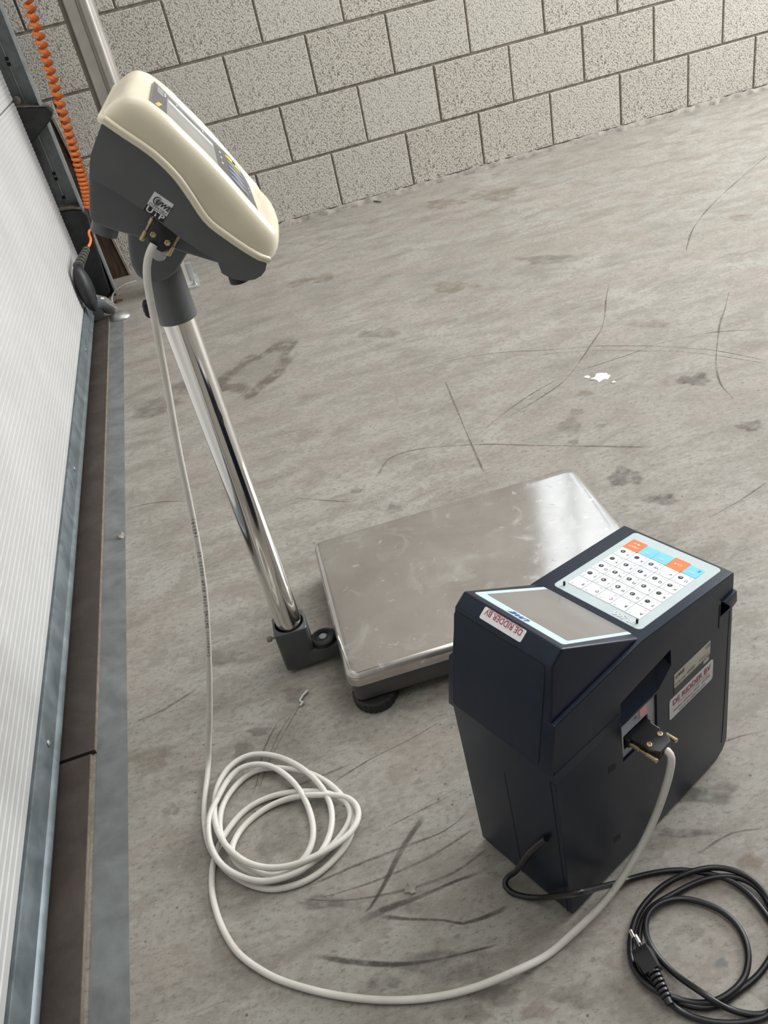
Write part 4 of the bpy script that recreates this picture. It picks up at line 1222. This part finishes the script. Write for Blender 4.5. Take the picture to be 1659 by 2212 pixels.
# keypad
kpd = prism('keypad', rrect(0.1372, 0.0105, 0.2710, 0.1155, 0.005, 4), kp, -0.001, 0.0006, M['keypad'], prn, 0.0003, 1)
U0, U1, V0, V1 = 0.1497, 0.2570, 0.0200, 0.1068
pu_, pv_ = (U1 - U0) / 6, (V1 - V0) / 5
key_cache = {}
letters = ['ABCDE', 'FGHIJ', 'KLMNO', 'PQRST', 'UVWXY']
syms = ['     ', '-789/', '-456x', 'o123-', 'o 0.+']
for r in range(6):
    for c in range(5):
        uc, vc = U0 + pu_ * (r + 0.5), V0 + pv_ * (c + 0.5)
        mt, hu, hv = 'key', pu_ / 2 - 0.0004, pv_ / 2 - 0.0004
        if r == 5:
            mt = ('keycyan', 'keyorange', 'keycyan', 'keycyan', 'keyorange')[c]
            if mt == 'keyorange':
                hu, hv = hu + 0.0012, hv + 0.0009
        lift = 0.0010 if mt != 'keyorange' else 0.0012
        prism('key', rrect(uc - hu, vc - hv, uc + hu, vc + hv, 0.0013, 2), lambda a, b, t: kp(a, b, t), 0.0002, lift, M[mt], kpd)
        if r < 5:
            text('key_legend', letters[r][c], 0.0048, kp(uc - 0.001, vc - 0.0048, lift), RGT, KUP, M['print_black'], kpd)
            text('key_code', str(26 + r * 5 + c), 0.0022, kp(uc + 0.0062, vc - 0.0045, lift), RGT, KUP, M['print_grey'], kpd)
            text('key_code', '0%d' % (1 + r * 5 + c) if r * 5 + c < 9 else str(1 + r * 5 + c), 0.0022, kp(uc - 0.0062, vc + 0.0045, lift), RGT, KUP, M['print_grey'], kpd)
            if syms[r][c] != ' ':
                prism('key_symbol', ellipse(uc + 0.0012, vc + 0.0030, 0.0026, 0.0026, 18), lambda a, b, t: kp(a, b, t), 0.0004, lift + 0.0002, M['print_black'], kpd)
                text('key_digit', syms[r][c], 0.0046, kp(uc + 0.0012, vc + 0.0030, lift + 0.0002), RGT, KUP, M['print_white'], kpd)
        else:
            s = ('PRG', 'CLR', 'ITEM', 'FEED', 'PRINT')[c]
            text('key_legend', s, 0.0052 if c in (1, 4) else 0.0036, kp(uc - (0.003 if c != 1 else 0.0), vc, lift), RGT, KUP, M['print_white'], kpd, 0, 0.8 if c == 4 else 1.0)
            if c == 0:
                text('key_legend', 'Z', 0.0045, kp(uc + 0.004, vc - 0.0045, lift), RGT, KUP, M['print_black'], kpd)
            if c == 4:
                prism('key_arrow', [(uc + 0.0035, vc - 0.004), (uc + 0.0022, vc - 0.001), (uc + 0.0031, vc - 0.001), (uc + 0.0031, vc + 0.003), (uc + 0.0018, vc + 0.003), (uc + 0.0018, vc + 0.0038), (uc + 0.0039, vc + 0.0038), (uc + 0.0039, vc - 0.001), (uc + 0.0048, vc - 0.001)], lambda a, b, t: kp(a, b, t), 0.0004, lift + 0.0002, M['print_white'], kpd)
text('model_print', 'IP-500', 0.0088, kp(0.1437, 0.0330, 0.0007), RGT, KUP, M['print_white'], kpd, 0, 1.0, thick=0.02)
for v in (0.1065, 0.0190):
    lathe('peg', [(0.0012, 0.0), (0.0012, 0.0042), (0.0008, 0.0048), (0.0001, 0.0049)], M['rubber'], kpd, kp(0.1445, v, 0.0004), (-KS, 0, 1), 12)

# rating plate and sticker on the side
def sd(a, b, t):
    return (a, -t, b)


UP, RU = Vector((0, 0, 1)), Vector((1, 0, 0))
rp = prism('rating_plate', [(0.1749, 0.2042), (0.2365, 0.2042), (0.2365, 0.2235), (0.1749, 0.2235)], sd, -0.0004, 0.0004, M['plate'], prn)
prism('dark_band', [(0.1749, 0.1945), (0.2355, 0.1945), (0.2355, 0.2042), (0.1749, 0.2042)], sd, -0.0004, 0.0004, M['darkplate'], rp)
prism('pale_field', [(0.2250, 0.1975), (0.2345, 0.1975), (0.2345, 0.2025), (0.2250, 0.2025)], sd, -0.0004, 0.0005, M['plate'], rp)
text('plate_print', 'UWE', 0.0066, (0.1835, -0.0005, 0.2185), RU, UP, M['print_black'], rp, 0.35, 1.0, thick=0.02)
text('plate_print', 'Model No.', 0.0044, (0.1845, -0.0005, 0.2085), RU, UP, M['print_black'], rp)
text('plate_print', 'IP500', 0.0058, (0.2030, -0.0005, 0.2090), RU, UP, M['print_black'], rp)
text('plate_print', 'IP500', 0.0052, (0.2230, -0.0005, 0.2085), RU, UP, M['print_grey'], rp)
text('plate_print', 'CE', 0.0062, (0.2320, -0.0005, 0.2190), RU, UP, M['print_black'], rp)
prism('red_mark', [(0.2300, 0.2062), (0.2350, 0.2062), (0.2350, 0.2072), (0.2300, 0.2072)], sd, -0.0004, 0.0005, M['print_red'], rp)
ss = prism('side_sticker', rrect(0.1668, 0.1618, 0.2428, 0.1918, 0.003, 3), sd, -0.0004, 0.0005, M['sticker'], prn)
text('sticker_print', 'DE RIDDER BV', 0.0112, (0.2048, -0.0006, 0.1840), RU, UP, M['print_red'], ss, 0, 0.92, thick=0.012)
text('sticker_print', 'WEEGSCHALEN & SNIJMACHINES', 0.0030, (0.2070, -0.0006, 0.1772), RU, UP, M['print_red'], ss, 0, 1.2)
text('sticker_print', 'Haaften telefoon 0418 - 591245', 0.0052, (0.2050, -0.0006, 0.1718), RU, UP, M['print_black'], ss, 0, 0.95)
text('sticker_print', 'www.deridderbv.com', 0.0054, (0.2060, -0.0006, 0.1660), RU, UP, M['print_black'], ss, 0, 1.0)

# ------------------------------------------------------------------ white data cable with its two plugs
wc = empty('data_cable', (0, 0, 0), 0, 'long grey-white data cable, coiled on the floor, running from display head to printer', 'cable')
WP = relax(smooth_path([Vector(q) for q in WHITE], 0.005), 4)
tube('cable_sheath', WP, 0.0038, M['wcable'], wc, 12)


def dsub(name, origin, out, wide, thick, w, ln, dep, parent, exit_side):
    """screw-lock connector: shell tapering to the cable end, two long thumbscrews, two shell screws"""
    o, ax, wd, th = Vector(origin), Vector(out).normalized(), Vector(wide).normalized(), Vector(thick).normalized()

    def f(a, b, t):
        q = o + wd * a + ax * b + th * t
        return (q.x, q.y, q.z)
    pl = [(-w / 2, 0), (w / 2, 0), (w / 2, ln * 0.72), (w * 0.30, ln), (-w * 0.30, ln), (-w / 2, ln * 0.72)]
    c = prism(name, pl, f, -dep / 2, dep / 2, M['connblack'], parent, 0.0012, 2)
    prism('plug_flange', [(-w * 0.62, -0.004), (w * 0.62, -0.004), (w * 0.62, 0.004), (-w * 0.62, 0.004)], f, -dep * 0.42, dep * 0.42, M['connblack'], c, 0.0006, 1)
    for s in (-1, 1):
        lathe('thumbscrew', [(0.0014, 0.0), (0.0014, 0.006), (0.0024, 0.006), (0.0024, ln * 0.42), (0.0017, ln * 0.44), (0.0017, ln * 0.66), (0.0025, ln * 0.68), (0.0025, ln * 1.02), (0.0020, ln * 1.04)], M['brass'], c, o + wd * (s * w * 0.56), ax, 14)
        lathe('shell_screw', [(0.0031, 0.0), (0.0031, 0.0006), (0.0020, 0.0009), (0.0012, 0.0003), (0.0001, 0.0003)], M['brass'], c, o + wd * (s * w * 0.30) + ax * (ln * 0.62) + th * (dep / 2), th, 6)
    return c


qr = Matrix.Rotation(QRZ, 3, 'Z')
q0 = Vector((QX, QY, 0))


def P2W(u, v, z):
    return q0 + qr @ Vector((u, v, z))


dsub('plug', P2W(0.1172, 0.0025, 0.1885), qr @ Vector((0, -1, 0)), qr @ Vector((1, 0, 0)), (0, 0, 1), 0.028, 0.0335, 0.013, wc, 0)
sr_ = Matrix.Rotation(PRZ, 3, 'Z')
s0 = Vector((PX, PY, 0))


def S2W(a, b, z):
    return s0 + sr_ @ Vector((a, b, z))


plug_out = sr_ @ Vector((-0.72, 0, -0.69)).normalized()
plug_w = sr_ @ Vector((0.69, 0, -0.72)).normalized()
dsub('plug', S2W(0.0410, -0.1095, 0.6925), plug_out, plug_w, sr_ @ Vector((0, -1, 0)), 0.0245, 0.029, 0.0130, wc, 0)
# printed lettering along the hanging part of the cable
cp_ = Vector(cam.location)
seg = [q for q in WP if 0.16 < q.z < 0.45]
txt = 'Conductil DATING 3774 FLAM 3X2X0,22    (4219)'
length = [0.0]
for a, b in zip(seg[:-1], seg[1:]):
    length.append(length[-1] + (b - a).length)


def along(d):
    j = 0
    while j < len(length) - 2 and length[j + 1] < d:
        j += 1
    f = (d - length[j]) / max(length[j + 1] - length[j], 1e-9)
    return seg[j].lerp(seg[j + 1], f), (seg[j] - seg[j + 1]).normalized()


vs, fs = [], []
start, pitch = 0.272, 0.0046
for i, ch in enumerate(txt):
    if ch == ' ':
        continue
    pos, tdir = along(start - i * pitch)
    facing = Vector((0.10, -0.82, 0.45))
    facing = (facing - tdir * facing.dot(tdir)).normalized()
    o = text('glyph', ch, 0.0062, pos + facing * 0.0040, tdir, facing.cross(tdir), M['ink'], None, 0, 0.8)
    base = len(vs)
    vs += [tuple(v.co) for v in o.data.vertices]
    fs += [tuple(base + k for k in pg.vertices) for pg in o.data.polygons]
    me = o.data
    bpy.data.objects.remove(o)
    bpy.data.meshes.remove(me)
me = bpy.data.meshes.new('cable_print')
me.from_pydata(vs, [], fs)
link('cable_print', me, M['ink'], wc)

# ------------------------------------------------------------------ black power cord with its plug
pc = empty('power_cord', (0, 0, 0), 0, 'black mains cord with a flat two-pin plug, looped on the floor beside the printer', 'cord')
KP_ = relax(smooth_path([Vector(q) for q in CORD], 0.005), 4)
tube('cord_flex', KP_, 0.0031, M['bcable'], pc, 12)
a, b = Vector(PLUGB[0]), Vector(PLUGB[3])
ax = (Vector(PLUGB[3]) - Vector(PLUGB[0])).normalized()
ax.z = 0
ax.normalize()
wd = Vector((-ax.y, ax.x, 0))
L = (Vector(PLUGB[3]) - Vector(PLUGB[0])).length
for k in range(6):
    q = a + ax * (0.002 + k * 0.0043)
    lathe('strain_relief', [(0.0045 + k * 0.0003, 0.0), (0.0052 + k * 0.0003, 0.0006), (0.0052 + k * 0.0003, 0.0028), (0.0045 + k * 0.0003, 0.0034)], M['connblack'], pc, (q.x, q.y, 0.0125 + k * 0.0005), ax, 16)
lathe('relief_core', [(0.0038, -0.004), (0.0042, 0.030)], M['bcable'], pc, (a.x, a.y, 0.0115), ax, 14)
base = Vector((a.x, a.y, 0.0150)) + ax * 0.026
lean = R(68)
WE = wd * math.cos(lean) + Vector((0, 0, 1)) * math.sin(lean)
TE = wd * -math.sin(lean) + Vector((0, 0, 1)) * math.cos(lean)


def pf(u, v, t):
    q = base + ax * u + WE * v + TE * t
    return (q.x, q.y, q.z)


LB = L - 0.026
plug = prism('plug_body', [(0.0, -0.0065), (0.010, -0.0085), (0.018, -0.0125), (LB * 0.75, -0.0150), (LB, -0.0105), (LB, 0.0105), (LB * 0.75, 0.0150), (0.018, 0.0125), (0.010, 0.0085), (0.0, 0.0065)], pf, -0.0082, 0.0082, M['connblack'], pc, 0.0025, 3)
for s in (-1, 1):
    q = base + ax * LB + WE * (s * 0.0088)
    d = (ax - WE * s * 0.10).normalized()
    lathe('pin_sleeve', [(0.0021, -0.001), (0.0021, 0.0105)], M['connblack'], plug, q, d, 12)
    lathe('pin', [(0.0020, 0.0105), (0.0020, 0.0185), (0.0012, 0.0195), (0.0001, 0.0196)], M['nickel'], plug, q, d, 12)

# ------------------------------------------------------------------ things by the door
# orange spiral cable hanging beside the track, its tail and the black junction box
oc = empty('spiral_cable', (-0.55, -0.33, 0.0), 0, 'orange spiral cable hanging in front of the block wall beside the door track', 'cable')
axis = smooth_path([Vector(q) for q in COIL], 0.004)
dist = 0.0
HP = []
prev = axis[0]
turn = 0.0
for i, q in enumerate(axis):
    dist += (q - prev).length
    turn += (q - prev).length / (0.0140 + 0.0075 * min(1.0, max(0.0, (q.z - 0.38) / 0.5)))
    prev = q
samples = []
acc = 0.0
for i in range(len(axis) - 1):
    q, w = axis[i], axis[i + 1]
    pitch = 0.0115 + 0.0115 * sstep(0.33, 0.62, q.z)
    steps = 6
    for k in range(steps):
        t = k / steps
        cpt = q.lerp(w, t)
        acc += (w - q).length / steps / pitch * 2 * math.pi
        samples.append(cpt + Vector((math.cos(acc), math.sin(acc), 0)) * 0.0120)
o = tube('spiral', [q - Vector((-0.55, -0.33, 0)) for q in samples], 0.0058, M['orange'], oc, 8)
tl = relax(smooth_path([samples[-1]] + [Vector(q) for q in TAIL[1:]], 0.004), 2)
tube('tail', [q - Vector((-0.55, -0.33, 0)) for q in tl], 0.0042, M['orange'], oc, 8)

JY = JB[0][1]
jb = empty('junction_box', (-0.652, JY, 0.0), 0, 'dusty black oval junction box with ribbed cable gland at the foot of the door', 'junction box')
bm = bmesh.new()
bmesh.ops.create_uvsphere(bm, u_segments=28, v_segments=18, radius=1.0)
for v in bm.verts:
    c = v.co
    s = 1.0 - 0.15 * max(0, c.z)
    v.co = Vector((c.x * 0.026, c.y * 0.040 * s, JB[0][2] + c.z * 0.080 * (1.0 if c.z < 0 else 0.86)))
    if abs(c.z) > 0.8:
        v.co.z = JB[0][2] + math.copysign(0.066 + (abs(c.z) - 0.8) * 0.03, c.z)
bm_obj('box_shell', bm, M['blackplastic'], jb, 60)
ge = Vector(TAIL[-1]) - Vector((-0.652, JY, 0))
gs = Vector((0.0, 0.0, JB[0][2] + 0.058))
for k in range(6):
    lathe('gland_rib', [(0.010, 0.0), (0.0165 - k * 0.0011, 0.001), (0.0165 - k * 0.0011, 0.0055), (0.010, 0.0065)], M['dusty'], jb, gs.lerp(ge, 0.12 + 0.15 * k), (ge - gs), 18)
tube('gland_core', [gs - Vector((0, 0, 0.01)), gs.lerp(ge, 0.3), gs.lerp(ge, 0.65), ge]  , [0.012, 0.0105, 0.009, 0.008], M['blackplastic'], jb, 12)
lathe('box_screw', [(0.0001, 0.0), (0.005, 0.0), (0.005, 0.0015), (0.0001, 0.002)], M['silver'], jb, (0.0245, -0.010, JB[0][2] - 0.035), (1, -0.3, 0), 12)

fb = empty('floor_bolt', (-0.610, -0.50, 0.0), 0, 'silver cast door bolt with domed foot on the concrete beside the track', 'bolt')
arm = hull('bolt_arm', [(-0.066, 0.030, 0.078), (-0.066, 0.085, 0.078), (-0.066, 0.030, 0.034), (-0.066, 0.085, 0.034), (-0.014, -0.006, 0.060), (-0.014, 0.052, 0.060), (0.008, -0.012, 0.034), (0.008, 0.034, 0.034), (0.002, -0.012, 0.010), (0.002, 0.034, 0.010), (-0.024, 0.000, 0.018)], M['silver'], fb, 0.003)
prism('bolt_label', [(-0.028, 0.020), (-0.018, 0.020), (-0.018, 0.034), (-0.028, 0.034)], lambda a, b, t: (a, b, 0.0632 - 0.346 * (a + 0.022) + t), -0.001, 0.0012, M['print_white'], fb)
lathe('bolt_foot', [(0.034, 0.0012), (0.034, 0.004), (0.030, 0.010), (0.021, 0.017), (0.010, 0.021), (0.0001, 0.022)], M['silver'], fb, (0.016, -0.020, 0.0), (0, 0, 1), 28)
lathe('catch_wheel', [(0.005, 0.0), (0.016, 0.001), (0.017, 0.010), (0.005, 0.011)], M['rubber'], fb, (-0.050, -0.010, 0.030), (0.3, -1, 0.2), 20)
tube('bare_wire', smooth_path([Vector((0.010, 0.020, 0.016)), Vector((-0.004, 0.075, 0.030)), Vector((0.004, 0.160, 0.034)), Vector((0.040, 0.230, 0.030)), Vector((0.075, 0.300, 0.012))], 0.008), 0.0028, M['galvlight'], fb, 8)

# leaning plank against the wall
pk = empty('timber_plank', (-0.585, -0.03, 0.0), 0, 'short dark brown weathered plank leaning upright against the block wall behind the track', 'plank')
prism('plank_face', [(-0.046, 0.001), (0.022, 0.001), (-0.030, 0.560), (-0.096, 0.560)], lambda a, b, t: (a, t, b), -0.026, -0.002, M['rust'], pk)
prism('plank_edge', [(0.022, 0.001), (0.030, 0.001), (-0.022, 0.566), (-0.030, 0.560)], lambda a, b, t: (a, t, b), -0.030, -0.002, M['timber_edge'], pk)

# metal post with base plate in front of the block wall
po = empty('metal_post', (-0.392, -0.365, 0.0), 0, 'tall brushed metal post bolted to the floor behind the display head', 'post')
prof = [(-0.036, 0.045), (-0.036, -0.036), (-0.033, -0.040), (-0.003, -0.040), (-0.001, -0.036), (0.004, -0.036), (0.006, -0.041), (0.010, -0.046), (0.020, -0.048), (0.028, -0.046), (0.033, -0.041), (0.036, -0.034), (0.040, -0.030), (0.046, -0.020), (0.046, 0.045)]
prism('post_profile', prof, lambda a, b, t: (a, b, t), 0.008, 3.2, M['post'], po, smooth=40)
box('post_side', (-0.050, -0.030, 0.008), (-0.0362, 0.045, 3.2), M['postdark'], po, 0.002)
bpz = box('base_plate', (-0.060, -0.075, 0.0), (0.075, 0.080, 0.008), M['galvlight'], po, 0.001)
for a, b in ((0.060, -0.055), (0.060, 0.055), (-0.048, 0.060)):
    lathe('base_bolt', [(0.008, 0.0), (0.008, 0.006), (0.004, 0.006), (0.004, 0.014)], M['silver'], po, (a, b, 0.008), (0, 0, 1), 6)
box('stiffener', (0.0465, -0.006, 0.008), (0.066, 0.006, 0.070), M['galvlight'], po, 0.001)

# ------------------------------------------------------------------ marks and litter on the floor
def cover_attr(o, vals):
    at = o.data.attributes.new('cover', 'FLOAT', 'POINT')
    at.data.foreach_set('value', vals)


for k, (P, w) in enumerate(SCUFF):
    pts = smooth_path([Vector((x, y, 0)) for x, y in P], 0.012)
    vs, fs, cv = [], [], []
    N = len(pts)
    for i, q in enumerate(pts):
        t = (pts[min(i + 1, N - 1)] - pts[max(i - 1, 0)]).normalized()
        nn = Vector((-t.y, t.x, 0))
        ww = w * (0.75 + 0.35 * math.sin(i * 0.35 + k))
        e = min(1.0, i / 2.0, (N - 1 - i) / 2.0)
        z = 0.00025 + 0.00001 * k
        for s, c in ((-1.0, 0.0), (-0.4, 0.9), (0.4, 0.9), (1.0, 0.0)):
            p_ = q + nn * (ww * s)
            vs.append((p_.x, p_.y, z))
            cv.append(c * e)
    for i in range(N - 1):
        for j in range(3):
            fs.append((i * 4 + j, i * 4 + j + 1, (i + 1) * 4 + j + 1, (i + 1) * 4 + j))
    me = bpy.data.meshes.new('scuff_mark')
    me.from_pydata(vs, [], fs)
    cover_attr(link('scuff_mark', me, M['scuff' if w > 0.0032 else 'scuff_faint'], floor), cv)
for k, (c, rr, an, kind) in enumerate(STAIN):
    n = 36
    vs, fs, cv = [], [], []
    z = 0.0007 + 0.00002 * k
    prof = [(0.0, 0.75), (0.45, 0.8), (0.75, 0.85), (1.0, 0.0)]
    if kind == 1:
        prof = [(0.0, 0.05), (0.55, 0.12), (0.78, 1.0), (0.95, 0.9), (1.12, 0.0)]
    ph = rnd.uniform(0, 6)
    wob = [1 + 0.16 * math.sin(3 * a + ph) + 0.12 * math.sin(5 * a + 2 * ph) + 0.07 * math.sin(9 * a + ph) + rnd.uniform(-0.05, 0.05) for a in [2 * math.pi * i / n for i in range(n)]]
    for f, cc in prof:
        for i in range(n):
            a = 2 * math.pi * i / n
            x, y = rr[0] * f * wob[i] * math.cos(a), rr[1] * f * wob[i] * math.sin(a)
            vs.append((c[0] + x * math.cos(an) - y * math.sin(an), c[1] + x * math.sin(an) + y * math.cos(an), z))
            cv.append(cc)
    for j in range(len(prof) - 1):
        for i in range(n):
            i2 = (i + 1) % n
            fs.append((j * n + i, j * n + i2, (j + 1) * n + i2, (j + 1) * n + i))
    me = bpy.data.meshes.new('stain')
    me.from_pydata(vs, [], fs)
    cover_attr(link('stain', me, M['stain%d' % kind], floor), cv)


def flake(name, c, r, h, mat, label, cat, sx=1.0, seed=1, n=11):
    rg = random.Random(seed)
    o = bpy.data.objects.new(name, None)
    ring = []
    for i in range(n):
        a = 2 * math.pi * i / n
        q = r * rg.uniform(0.6, 1.15)
        ring.append((q * math.cos(a) * sx, q * math.sin(a)))
    bpy.data.objects.remove(o)
    vs = [(x, y, 0.0003) for x, y in ring] + [(x * 0.9, y * 0.9, h * rg.uniform(0.4, 1.0)) for x, y in ring] + [(0, 0, h)]
    fs = [tuple(range(n))[::-1]] + [(i, (i + 1) % n, n + (i + 1) % n, n + i) for i in range(n)] + [(n + i, n + (i + 1) % n, 2 * n) for i in range(n)]
    f = from_py(name, vs, fs, mat)
    f.location = (c[0], c[1], 0.0)
    return tag(f, label, cat)


flake('plaster_flake', CHIP[0][0], 0.019, 0.003, M['paper'], 'largest white plaster flake lying on the open concrete floor', 'flake', 1.25, 3, 15)
flake('plaster_flake', CHIP[1][0], 0.006, 0.002, M['paper'], 'small white flake just left of the largest plaster flake', 'flake', 1.2, 5)
flake('plaster_flake', CHIP[2][0], 0.0045, 0.002, M['paper'], 'tiny white flake just right of the largest plaster flake', 'flake', 1.1, 6)
pb = BITS[0][0]
tw = tube('plastic_shred', [Vector((-0.004, -0.012, 0.0022)), Vector((0.001, -0.009, 0.004)), Vector((-0.003, -0.003, 0.003)), Vector((0.003, 0.003, 0.0045)), Vector((0.011, 0.011, 0.0028))], [0.0022, 0.0026, 0.0018, 0.0016, 0.0022], M['clear'])
tw.location = (pb[0], pb[1], 0)
tag(tw, 'glossy twisted clear plastic shred on the floor left of the scale foot', 'plastic shred')
flake('resin_blob', BITS[1][0], 0.0085, 0.003, M['bed'], 'round pale resin blob stuck to the floor below the V-shaped scuff', 'blob', 1.0, 9)
flake('mortar_lump', BITS[2][0], 0.011, 0.006, M['bed'], 'pale mortar lump at the edge of the blue-grey steel strip', 'lump', 0.8, 11)
tg = tube('twig', [Vector((-0.008, 0.02, 0.003)), Vector((0.0, 0.0, 0.004)), Vector((0.012, -0.022, 0.003))], [0.0022, 0.003, 0.0018], M['dusty'])
tg.location = (BITS[3][0][0], BITS[3][0][1], 0)
tag(tg, 'short dark twig lying on the floor close to the foot of the block wall', 'twig')
flake('dry_leaf', BITS[4][0], 0.013, 0.006, M['leaf'], 'curled brown dry leaf beside the bare wire near the post', 'leaf', 1.7, 13)
flake('dry_leaf', BITS[5][0], 0.008, 0.004, M['leaf'], 'small dark leaf scrap just behind the domed bolt foot', 'leaf', 1.3, 15)
